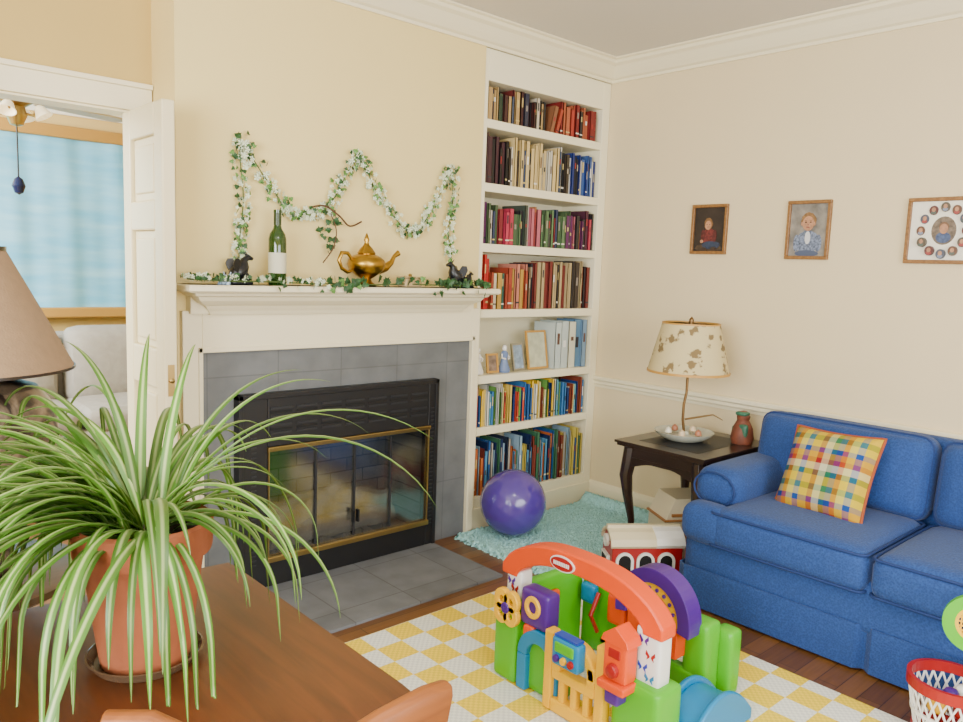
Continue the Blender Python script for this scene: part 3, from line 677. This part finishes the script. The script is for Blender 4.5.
b.rbox((1.83,1.865,.165),(.15,.13,.31),.02,M_lime);b.rbox((1.83,1.215,.13),(.15,.2,.24),.02,M_lime)
b.rbox((1.83,1.70,.12),(.1,.22,.22),.02,M_lime)
b.rbox((2.06,1.885,.185),(.36,.05,.35),.018,M_lime)
b.rbox((2.27,1.66,.185),(.06,.42,.35),.018,M_lime)
b.rbox((2.30,1.29,.155),(.11,.11,.29),.02,M_lime);b.rbox((2.40,1.235,.135),(.09,.09,.25),.02,M_lime)
b.rbox((2.27,1.52,.06),(.06,.5,.1),.018,M_lime)
b.obj('green_panels',g,smooth=True)
b=MB()
wc=(1.45,.29)
b.ring(wc,.125,.18,-10,190,2.17,2.26,M_pur,'x',36);b.ring(wc,.085,.125,-10,190,2.18,2.25,M_yel,'x',36);b.ring(wc,.0,.085,-10,190,2.20,2.24,M_org,'x',30)
b.box(2.18,2.25,1.33,1.57,.16,.28,M_org)
for i in range(10):
    a=math.radians(i*20);b.ring((wc[0]+.105*math.cos(a),wc[1]+.105*math.sin(a)),0,.008,0,360,2.172,2.18,M_pur,'x',10)
b.obj('sun_wheel',g,bevel=.005)
b=MB()
G0,G1=1.735,1.785
b.box(G0,G1,1.335,1.375,.012,.33,M_yel);b.box(G0,G1,1.585,1.625,.012,.30,M_yel);b.box(G0,G1,1.375,1.585,.012,.06,M_yel);b.box(G0,G1,1.375,1.585,.135,.17,M_yel)
b.ring((1.48,.19),.07,.108,0,180,G0,G1,M_yel,'x',20);b.box(G0,G1,1.375,1.415,.165,.24,M_yel);b.box(G0,G1,1.545,1.585,.165,.24,M_yel)
for y in(1.42,1.48,1.54): b.box(G0+.008,G1-.008,y-.014,y+.014,.05,.14,M_yel)
b.obj('gate',g,bevel=.007)
b=MB()
b.rbox((1.715,1.485,.265),(.05,.13,.10),.012,M_teal);b.rbox((1.69,1.485,.285),(.012,.09,.035),.004,M_lime)
for i in range(3): b.lathe([(0,-.008),(.012,-.008),(.014,0),(.012,.008),(0,.008)],[M_red,M_yel,M_pur][i],T((1.687,1.45+.035*i,.245))@Ry(90),seg=12)
b.box(1.695,1.735,1.43,1.54,.316,.324,M_blue)
b.obj('bead_box',g,smooth=True)
b=MB()
b.rbox((1.745,1.275,.315),(.07,.1,.13),.012,M_org);b.prism([(1.215,.375),(1.335,.375),(1.325,.40),(1.275,.435),(1.225,.40)],1.705,1.785,M_org)
b.box(1.706,1.712,1.25,1.30,.33,.36,M_red);b.lathe([(0,0),(.025,0),(.022,.02),(0,.025)],M_red,T((1.71,1.275,.29))@Ry(-90),seg=18)
b.rbox((1.735,1.275,.235),(.09,.12,.03),.01,M_org);b.rbox((1.73,1.275,.20),(.06,.06,.05),.01,M_pur)
b.obj('mailbox',g,bevel=.004)
b=MB()
fy,fz=1.85,.30
for i in range(4):
    a=math.radians(45+90*i);b.ring((fy+.036*math.cos(a),fz+.036*math.sin(a)),.014,.042,0,360,1.738,1.765,M_yel,'x',20)
b.ring((fy,fz),0,.022,0,360,1.733,1.765,M_pur,'x',18)
b.rbox((1.80,1.715,.33),(.08,.15,.14),.018,M_pur);b.ring((1.715,.34),.022,.042,0,360,1.75,1.762,M_yel,'x',20)
b.rbox((1.80,1.74,.235),(.085,.06,.06),.015,M_org)
b.obj('flower_shape_sorter',g,bevel=.004,smooth=True)
b=MB();b.ring((1.68,.15),.06,.11,0,180,1.755,1.80,M_teal,'x',26);b.box(1.755,1.80,1.57,1.62,.012,.15,M_teal);b.box(1.755,1.80,1.74,1.79,.012,.15,M_teal)
b.obj('teal_arch',g,bevel=.006)
b=MB()
pr=[]
for i in range(13):
    t=i/12;pr.append((1.93+.38*t,.03+.12*math.sin(math.pi*min(1,.12+t*.9))**.8))
b.prism([(1.93,.01)]+pr+[(2.31,.01)],1.08,1.20,M_teal,'y');b.prism([(1.93,.01)]+[(x,z+.02) for x,z in pr]+[(2.31,.01)],1.06,1.08,M_teal,'y');b.prism([(1.93,.01)]+[(x,z+.02) for x,z in pr]+[(2.31,.01)],1.20,1.22,M_teal,'y')
b.obj('slide',g,bevel=.006,smooth=True)
b=MB();b.rbox((2.21,1.64,.24),(.04,.1,.12),.015,M_org);b.rbox((2.21,1.80,.26),(.04,.08,.08),.015,M_teal);b.rbox((2.0,1.85,.25),(.12,.03,.1),.012,M_org);b.sweep([(2.2,1.74,.12),(2.15,1.74,.2),(2.2,1.74,.28)],.01,M_red)
b.obj('inner_toys',g,smooth=True)
PG.scale=(.86,.86,.94)
# ------------------------------------------------------------------ toy basket & racket
g=group('toy_basket',(2.70,.69,0));Bc=T((2.705,.69,.009))
b=MB();b.ring((0,0),.112,.126,0,360,.165,.20,M_red,'z',36,Bc);b.ring((0,0),.0,.09,0,360,0,.01,M_red,'z',30,Bc);b.ring((0,0),.098,.108,0,360,.08,.09,M_wht,'z',30,Bc);b.ring((0,0),.085,.1,0,360,0,.03,M_red,'z',30,Bc)
for i in range(26):
    for s in(1,-1):
        a0=i/26*2*math.pi;pts=[(( .09+.028*t)*math.cos(a0+s*t*.5),(.09+.028*t)*math.sin(a0+s*t*.5),.02+.15*t) for t in(0,.33,.66,1)]
        b.sweep(pts,.0035,M_wht,Bc,seg=5)
b.obj('mesh_basket',g)
b=MB()
for i,(m,x,y,z,r) in enumerate(((M_blue,.03,.03,.10,.04),(M_yel,-.04,.02,.12,.038),(M_red,.0,-.045,.11,.038),(M_wht,.03,-.03,.15,.032),(M_pur,-.03,-.01,.155,.03))):
    b.rbox((x,y,z),(r*1.7,r*1.5,r*1.6),r*.6,m,Bc,n=6)
b.obj('loose_toys',g,smooth=True)
g=group('toy_hoop_racket',(2.735,.645,.02))
HM=T((2.735,.645,.0))@Rz(15)
b=MB();b.ring((0,.395),.06,.095,0,360,-.012,.012,M_lime,'x',30,HM);b.ring((0,.395),.05,.061,0,360,-.008,.008,M_yel,'x',30,HM)
for k in range(-3,4):
    h=math.sqrt(.055**2-(k*.014)**2);b.box(-.002,.002,k*.014-.002,k*.014+.002,.395-h,.395+h,M_yel,HM);b.box(-.002,.002,-h,h,.395+k*.014-.002,.395+k*.014+.002,M_yel,HM)
b.sweep([(0,0,.305),(0,0,.2),(0,0,.02)],[.014,.012,.014],M_lime,HM)
b.obj('hoop',g,bevel=0)
# ------------------------------------------------------------------ dining table + chair
g=group('wooden_table',(.1,1.3,0))
b=MB();b.rbox((.075,1.31,.73),(1.35,.74,.04),.014,M_tablew,n=6);b.obj('top',g,smooth=True)
b=MB();b.box(-.5,.60,1.12,1.5,.65,.71,M_tablew);b.lathe([(.05,.06),(.09,.1),(.06,.16),(.05,.3),(.075,.45),(.05,.55),(.07,.65)],M_tablew,T((-.05,1.32,0)))
for a in(60,120,240,300): b.sweep([(0,0,.14),(.15,0,.13),(.3,0,.05),(.36,0,.02)],[.04,.035,.03,.022],M_tablew,T((-.05,1.32,0))@Rz(a))
b.obj('pedestal',g,smooth=True)
g=group('dining_chair',(.5,.9,0))
sec=[(-.014,-.035),(.014,-.035),(.016,.02),(.012,.033),(0,.037),(-.012,.033),(-.016,.02)]
b=MB()
rail_p=[(.636,.752,.858),(.60,.745,.866),(.53,.742,.862),(.465,.75,.842),(.42,.772,.822),(.385,.81,.82),(.345,.86,.846),(.30,.905,.872),(.26,.935,.872)]
b.sweep(rail_p,[1]*9,M_chairw,sect=sec)
b.obj('crest_rail',g,smooth=True,bevel=.004)
b=MB()
for i in(0,2,4,6,8):
    p=Vector(rail_p[i]);q=Vector((p.x+.03,p.y+.03,.45));b.sweep([p-Vector((0,0,.03)),p.lerp(q,.5),q],[.011,.014,.012],M_chairw)
SM=T((.51,.96,.44))@Rz(-25.6)
b.rbox((0,0,0),(.42,.36,.035),.015,M_chairw,SM,n=6)
for x in(-.17,.17):
    for y in(-.14,.14): b.sweep([(x,y,0),(x*1.15,y*1.2,-.44)],[.018,.013],M_chairw,SM)
b.sweep([(-.18,0,-.28),(.18,0,-.28)],.01,M_chairw,SM);b.sweep([(-.185,-.16,-.25),(-.185,.16,-.25)],.01,M_chairw,SM);b.sweep([(.185,-.16,-.25),(.185,.16,-.25)],.01,M_chairw,SM)
b.obj('seat_and_legs',g,smooth=True)
# ------------------------------------------------------------------ potted spider plant
PX,PY=.44,1.33
g=group('potted_spider_plant',(PX,PY,.75))
M_pot=mat('terracotta_pot',S(150,80,44),.8,noise=.16,nscale=10,bump=.1);M_soil=mat('soil',S(50,36,26),.95,bump=.8,bscale=60);M_sauc=mat('clear_saucer',S(90,70,52),.15)
P=T((PX,PY,0))
b=MB();b.lathe([(0,.752),(.072,.752),(.074,.765),(.092,.90),(.098,.945),(.110,.948),(.112,.955),(.114,1.0),(.108,1.005),(.1,1.0),(.095,.975),(0,.975)],M_pot,P,seg=40);b.obj('pot',g,smooth=True)
b=MB();b.lathe([(0,.751),(.084,.751),(.096,.768),(.093,.769),(.082,.755),(0,.755)],M_sauc,P,seg=40);b.lathe([(0,.978),(.094,.978),(.05,.985),(0,.99)],M_soil,P);b.obj('saucer_and_soil',g,smooth=True)
ml=bpy.data.materials.new('spider_leaf');ml.use_nodes=True;N,L=nt(ml);bs=N['Principled BSDF']
uvn=N.new('ShaderNodeUVMap');sp=N.new('ShaderNodeSeparateXYZ');L.new(uvn.outputs[0],sp.inputs[0])
r=N.new('ShaderNodeValToRGB');e=r.color_ramp.elements;e[0].color=S(72,118,34);e[1].color=S(72,118,34);e.new(.30).color=S(86,130,42);e.new(.44).color=S(172,192,118);e.new(.56).color=S(172,192,118);e.new(.70).color=S(86,130,42);L.new(sp.outputs[0],r.inputs[0])
r2=N.new('ShaderNodeMapRange');r2.inputs[3].default_value=.5;r2.inputs[4].default_value=1.2;L.new(sp.outputs[1],r2.inputs[0])
vm=N.new('ShaderNodeVectorMath');vm.operation='SCALE';L.new(r.outputs[0],vm.inputs[0]);L.new(r2.outputs[0],vm.inputs['Scale']);L.new(vm.outputs[0],bs.inputs['Base Color'])
bs.inputs['Roughness'].default_value=.4
tl=N.new('ShaderNodeBsdfTranslucent');tl.inputs[0].default_value=S(110,150,46);msx=N.new('ShaderNodeMixShader');msx.inputs[0].default_value=.18
L.new(bs.outputs[0],msx.inputs[1]);L.new(tl.outputs[0],msx.inputs[2]);L.new(msx.outputs[0],N['Material Output'].inputs[0])
b=MB();b.uv=[]
def leaf(az,el,ln,droop,w,tw=0,pw=1.2):
    az=math.radians(az);n=20;p=Vector((PX+.06*math.cos(az)*random.random(),PY+.06*math.sin(az)*random.random(),.985));V=[];Fc=[];tone=random.random()
    for i in range(n+1):
        s=i/n;e_=math.radians(max(-86,el-droop*s**pw));a=az+tw*s
        d=Vector((math.cos(a)*math.cos(e_),math.sin(a)*math.cos(e_),math.sin(e_)))
        side=Vector((-math.sin(a),math.cos(a),0));nrm=side.cross(d)
        ww=w*min(1,.45+s*3)*(1-s**2.2)**.8*.5+.0004
        V+= [tuple(p+side*ww-nrm*ww*-.35),tuple(p),tuple(p-side*ww-nrm*ww*-.35)]
        b.uv+=[(0,tone),(.5,tone),(1,tone)]
        q=p+d*ln/n
        if q.z<.765 and q.x<.78 and q.y<1.72 and q.y>.92: q.z=.765+.004*random.random()
        if (q.x-PX)**2+(q.y-PY)**2<.126**2 and q.z<1.01:
            k=Vector((q.x-PX,q.y-PY));k=(k.normalized() if k.length>1e-4 else Vector((1,0)))*.128
            if i>2: q.x=PX+k.x;q.y=PY+k.y
        p=q
    for i in range(n):
        for k in(0,1): Fc.append((i*3+k,i*3+k+1,i*3+4+k,i*3+3+k))
    b.add(V,Fc,ml)
R_=-42
for az,el,ln,dr,w in((R_,58,.60,122,.018),(R_+25,66,.48,110,.016),(R_-8,30,.42,120,.018),(R_+45,74,.46,95,.018),(R_-30,60,.46,160,.02),(R_-18,52,.40,165,.018),
    (R_+60,74,.44,85,.018),(R_+90,80,.44,80,.018),(R_+110,78,.44,70,.02),(R_+135,76,.46,75,.018),(R_+180,60,.6,130,.022),(R_+165,50,.6,120,.022),(R_+195,66,.6,140,.022),(R_-60,55,.5,150,.022),(R_+12,62,.56,100,.016)):
    leaf(az,el,ln,dr,w,random.uniform(-.25,.25))
for i in range(200):
    u=random.random()
    if u<.66: az=R_+random.uniform(135,250)
    elif u<.9: az=R_+random.uniform(60,300)
    else: az=R_+random.uniform(-60,80)
    short=abs((az-R_+180)%360-180)<65
    leaf(az,random.uniform(25,78),random.uniform(.26,.42) if short else random.uniform(.32,.66),random.uniform(115,185),random.uniform(.012,.02),random.uniform(-.7,.7),random.uniform(.75,1.3))
for i in range(12):
    az=R_-90+random.uniform(-80,60)
    leaf(az,random.uniform(20,55),random.uniform(.28,.46),random.uniform(140,180),random.uniform(.012,.018),random.uniform(-.5,.5),random.uniform(.5,.8))
b.obj('leaves',g,smooth=True,angle=180)
# ------------------------------------------------------------------ lamp table + lamp
LX,LY=.275,1.99
g=group('pedestal_side_table',(LX,LY,0));b=MB();P=T((LX,LY,0))
b.lathe([(0,.70),(.22,.70),(.235,.71),(.235,.725),(.22,.73),(0,.73)],M_lamptable,P,seg=48);b.lathe([(.03,.05),(.05,.1),(.03,.2),(.04,.4),(.025,.6),(.05,.7)],M_lamptable,P)
for a in(0,120,240): b.sweep([(0,0,.12),(.1,0,.12),(.2,0,.03),(.24,0,.015)],[.03,.025,.02,.016],M_lamptable,P@Rz(a))
b.obj('table_body',g,smooth=True)
g=group('table_lamp',(LX,LY,.73))
M_taupe=mat('taupe_linen_shade',S(134,108,80),.9,noise=.05,nscale=60,bump=.15,bscale=200)
def marble():
    m=mat('brown_marbled_ceramic',S(70,58,50),.3);N,L=nt(m);bs=N['Principled BSDF'];tc=N.new('ShaderNodeTexCoord');n=N.new('ShaderNodeTexNoise');n.inputs['Scale'].default_value=11;n.inputs['Detail'].default_value=8;n.inputs['Distortion'].default_value=2
    r=N.new('ShaderNodeValToRGB');r.color_ramp.elements[0].color=S(38,28,22);r.color_ramp.elements[0].position=.4;r.color_ramp.elements[1].color=S(136,116,94);r.color_ramp.elements[1].position=.66
    L.new(tc.outputs['Object'],n.inputs['Vector']);L.new(n.outputs['Fac'],r.inputs[0]);L.new(r.outputs[0],bs.inputs['Base Color']);return m
M_marb=marble()
b=MB();b.lathe([(.225,1.195),(.095,1.455),(.093,1.455),(.223,1.195)],M_taupe,P,seg=56);b.lathe([(.098,1.45),(.098,1.46),(.092,1.46),(.092,1.45)],M_dark,P,seg=48);b.lathe([(.2265,1.192),(.2265,1.198),(.222,1.198),(.222,1.192)],M_dark,P,seg=48);b.obj('shade',g,smooth=True)
b=MB();b.lathe([(0,.731),(.09,.731),(.1,.75),(.085,.78),(.13,.86),(.17,.95),(.19,1.03),(.185,1.10),(.15,1.15),(.08,1.175),(.03,1.18),(.02,1.2),(.012,1.22),(.012,1.42),(0,1.42)],M_marb,P,seg=48)
b.sweep([(LX-.094,LY,1.45),(LX+.094,LY,1.45)],.003,M_brass);b.lathe([(0,1.45),(.01,1.46),(.014,1.475),(0,1.495)],M_brass,P);b.sweep([(LX,LY,1.40),(LX,LY,1.46)],.004,M_brass);b.obj('base',g,smooth=True)
# ------------------------------------------------------------------ mantel items
MZ=1.35;MY=3.0
b=MB();M_wine=mat('green_bottle_glass',S(34,62,16),.08,coat=.5);M_lab=mat('wine_label',S(206,202,174),.6);M_cap=mat('wine_foil',S(44,60,24),.35)
P=T((1.55,MY,MZ));b.lathe([(0,.002),(.034,0),(.037,.006),(.037,.19),(.032,.212),(.018,.235),(.0145,.25),(.0145,.30),(.0165,.30),(.0165,.312),(0,.313)],M_wine,P,seg=36)
b.lathe([(.0376,.05),(.0376,.135)],M_lab,P,seg=36);b.lathe([(.0158,.25),(.0158,.3)],M_cap,P,seg=24)
b.obj('wine_bottle',smooth=True)
b=MB();P=T((1.99,MY-.005,MZ))@Matrix.Diagonal((1,1,1.14,1))
b.lathe([(0,0),(.045,0),(.05,.006),(.03,.018),(.022,.03),(.05,.045),(.078,.065),(.088,.088),(.082,.108),(.06,.122),(.04,.128),(.042,.133),(.03,.15),(.014,.165),(.009,.175),(.013,.185),(.009,.196),(.003,.21),(0,.213)],M_gold,P,seg=40)
b.sweep([(.07,0,.075),(.11,0,.08),(.14,0,.10),(.155,0,.125),(.18,0,.14)],[.026,.018,.012,.009,.013],M_gold,P,seg=14)
b.sweep([(-.07,0,.10),(-.10,0,.13),(-.13,0,.13),(-.145,0,.10),(-.13,0,.07),(-.10,0,.055),(-.08,0,.06)],[.007,.008,.009,.009,.008,.007,.006],M_gold,P,seg=10)
o=b.obj('brass_genie_lamp_teapot',smooth=True,angle=50)
M_drk=mat('dark_resin',S(16,18,22),.35,noise=.3,nscale=40);M_crys=mat('clear_crystal',S(150,170,190),.1)
def dragon(name,x,y,flip,sc,m):
    b=MB();P=T((x,y,MZ))@Matrix.Diagonal((sc*flip,sc,sc,1))
    b.rbox((0,0,.008),(.09,.06,.016),.006,m,P,n=6)
    b.sweep([(-.035,0,.025),(-.02,0,.04),(.0,0,.055),(.015,0,.08),(.02,0,.1),(.035,0,.112),(.055,0,.105)],[.018,.032,.034,.024,.014,.013,.006],m,P,seg=12)
    b.sweep([(-.03,0,.025),(-.05,0,.02),(-.06,.01,.035),(-.05,.02,.05)],[.014,.010,.007,.002],m,P,seg=8)
    for s in(-1,1):
        V=[(0,.02*s,.07),(-.018,.034*s,.105),(-.036,.04*s,.104),(-.045,.04*s,.085),(-.038,.034*s,.062),(-.02,.03*s,.045)]
        b.add(V+[(a,c_-.006*s,d_) for a,c_,d_ in V],[(0,1,2,3,4,5),(11,10,9,8,7,6)]+[(i,(i+1)%6,(i+1)%6+6,i+6) for i in range(6)],m,P)
        b.sweep([(.01,.022*s,.05),(.024,.026*s,.03),(.022,.026*s,.012)],[.012,.009,.008],m,P,seg=8)
        b.sweep([(.028,.006*s,.118),(.018,.01*s,.135)],[.004,.001],m,P,seg=6)
    b.obj(name,smooth=True)
dragon('dragon_figurine',1.385,MY,1,1.0,M_drk);dragon('dragon_figurine',2.52,MY-.01,-1,1.05,M_drk);dragon('dragon_figurine',2.63,MY+.02,1,.65,M_drk)
b=MB();P=T((1.31,MY-.01,MZ));
for i in range(7): b.sweep([(0,0,.0),(random.uniform(-.02,.02),random.uniform(-.02,.02),random.uniform(.03,.055))],[.012,.002],M_crys,P@T((random.uniform(-.02,.02),random.uniform(-.015,.015),0)),seg=6)
b.obj('crystal_cluster')
b=MB();P=T((2.23,MY-.02,MZ))@Rz(12);M_birch=mat('birch_wood',S(200,174,126),.7,noise=.15,nscale=20)
b.rbox((0,0,.022),(.12,.06,.042),.008,M_birch,P,n=6);b.rbox((0,0,.0465),(.124,.064,.008),.003,mat('birch_lid',S(180,154,110),.6),P,n=6);b.lathe([(0,.05),(.008,.052),(.01,.06),(0,.066)],M_brass,P)
b.obj('small_wooden_box',smooth=True)
M_ivy=mat('ivy_green',S(32,74,28),.5,noise=.35,nscale=40);M_ivy2=mat('ivy_light',S(90,134,60),.5,noise=.2,nscale=40);M_petal=mat('white_petal',S(212,222,192),.7);M_vine=mat('vine_stem',S(70,90,40),.7);M_twig=mat('brown_twig',S(84,54,34),.8)
def ivy(b,c,s,m):
    M=T(c)@Rz(random.uniform(-60,60))@Rx(random.uniform(60,115))@Rz(random.uniform(0,360))
    pts=[(0,-.1),(.35,-.35),(.5,0),(.95,.05),(.5,.4),(.4,.75),(0,1.15),(-.4,.75),(-.5,.4),(-.95,.05),(-.5,0),(-.35,-.35)]
    vs=[(0,.3,.12)]+[(x,y,0) for x,y in pts];vs=[(x*s,y*s,z*s) for x,y,z in vs]
    b.add(vs,[(0,i+1,(i+1)%12+1) for i in range(12)],m,M)
def flower(b,c,s):
    M=T(c)@Rz(random.uniform(-50,50))@Rx(random.uniform(60,120))
    for k in range(5):
        a=k*1.2566;u,v=math.cos(a),math.sin(a)
        b.add([(0,0,0),((u-.5*v)*s*.6,(v+.5*u)*s*.6,.2*s),(u*s,v*s,.1*s),((u+.5*v)*s*.6,(v-.5*u)*s*.6,.2*s)],[(0,1,2,3)],M_petal,M)
def interp(P,n):
    out=[]
    P=[Vector(p) for p in P]
    for i in range(len(P)-1):
        p0=P[max(i-1,0)];p1=P[i];p2=P[i+1];p3=P[min(i+2,len(P)-1)]
        for k in range(n):
            t=k/n;out.append(.5*((2*p1)+(-p0+p2)*t+(2*p0-5*p1+4*p2-p3)*t*t+(-p0+3*p1-3*p2+p3)*t**3))
    out.append(P[-1]);return out
gy=YF-.03
G=[(1.41,1.43),(1.415,1.55),(1.43,1.70),(1.42,1.91),(1.53,1.79),(1.635,1.67),(1.74,1.66),(1.83,1.70),(1.91,1.83),(1.99,1.94),(2.07,1.81),(2.16,1.71),(2.275,1.615),(2.36,1.655),(2.455,1.79),(2.53,1.94),(2.55,1.79),(2.53,1.65),(2.54,1.50)]
pp_=interp([(x,gy,z) for x,z in G],14)
b=MB();b.sweep(pp_,.0025,M_vine,seg=5)
for p in pp_:
    for _ in range(4):
        q=p+Vector((random.uniform(-.032,.032),random.uniform(-.02,.015),random.uniform(-.025,.025)))
        u=random.random()
        if u<.62: flower(b,q,random.uniform(.009,.016))
        else: ivy(b,q,random.uniform(.010,.018),M_ivy2 if u<.88 else M_ivy)
for cx,cz in((1.43,1.86),(1.43,1.93),(1.62,1.68),(1.83,1.58),(1.86,1.52),(1.86,1.64),(1.98,1.92),(2.52,1.92),(2.3,1.62)):
    for _ in range(6): ivy(b,Vector((cx+random.uniform(-.05,.05),gy+random.uniform(-.02,.01),cz+random.uniform(-.04,.04))),random.uniform(.013,.024),M_ivy)
b.sweep(interp([(1.74,gy,1.69),(1.80,gy-.02,1.70),(1.87,gy-.03,1.66),(1.93,gy-.02,1.62),(2.0,gy-.01,1.645)],6),[.004]*25,M_twig,seg=6)
b.sweep(interp([(1.83,gy,1.69),(1.86,gy-.02,1.60),(1.84,gy-.03,1.52),(1.80,gy-.01,1.45)],6),.003,M_twig,seg=6)
b.obj('flower_wall_garland')
b=MB()
gp=interp([(1.16,2.98,1.37),(1.3,2.95,1.365),(1.5,2.94,1.365),(1.68,2.93,1.36),(1.8,2.93,1.362),(2.0,2.935,1.36),(2.2,2.95,1.365),(2.4,2.93,1.362),(2.55,2.94,1.365),(2.70,2.96,1.365)],14)
b.sweep(gp,.003,M_vine,seg=5)
for p in gp:
    left=p.x<1.75
    for _ in range(3 if left else 2):
        q=p+Vector((random.uniform(-.02,.02),random.uniform(-.035,.05),random.uniform(0,.022)))
        if q.y<2.92 and random.random()<.6: q.z-=random.uniform(.02,.045);q.y=2.885
        u=random.random()
        if left and u<.5: flower(b,q,random.uniform(.008,.014))
        elif left or (2.35<p.x) or 1.7<p.x<1.95 or u<.35: ivy(b,q,random.uniform(.014,.027) if not left else random.uniform(.010,.019),M_ivy if random.random()<.85 else M_ivy2)
b.obj('ivy_mantel_garland')
# ------------------------------------------------------------------ lights
def area(name,loc,rot,sx,sy,e,c):
    l=bpy.data.lights.new(name,'AREA');l.shape='RECTANGLE';l.size=sx;l.size_y=sy;l.energy=e;l.color=c
    o=bpy.data.objects.new(name,l);o.location=loc;o.rotation_euler=[math.radians(a) for a in rot];C.scene.collection.objects.link(o)
area('window_light_left',(-1.78,.3,1.5),(0,-90,0),1.5,2.3,270,(.96,.98,1))
area('window_light_near',(1.2,-1.78,1.5),(90,0,0),2.7,1.5,150,(.96,.98,1))
area('den_fill_light',(-.9,4.3,2.2),(35,-50,0),1.2,1.4,250,(.95,.98,1))  # added fill to brighten the den and its far wall, no window there
area('ceiling_fill_light',(.9,.6,CZ-.05),(0,0,0),.5,.5,22,(1,.97,.92))  # added weak fill below the ceiling
w=bpy.data.worlds.new('World');C.scene.world=w;w.use_nodes=True;w.node_tree.nodes['Background'].inputs[0].default_value=(.75,.87,1,1);w.node_tree.nodes['Background'].inputs[1].default_value=1.2
# ------------------------------------------------------------------ camera
cam=bpy.data.cameras.new('camera');co=bpy.data.objects.new('camera',cam);C.scene.collection.objects.link(co)
cam.sensor_width=36;cam.lens=771.26/963*36;cam.clip_start=.02
co.matrix_world=Matrix(((.74216,.05258,-.66815,0),(-.66922,.11259,-.73449,0),(.03661,.99225,.11875,1.45),(0,0,0,1)))
C.scene.camera=co
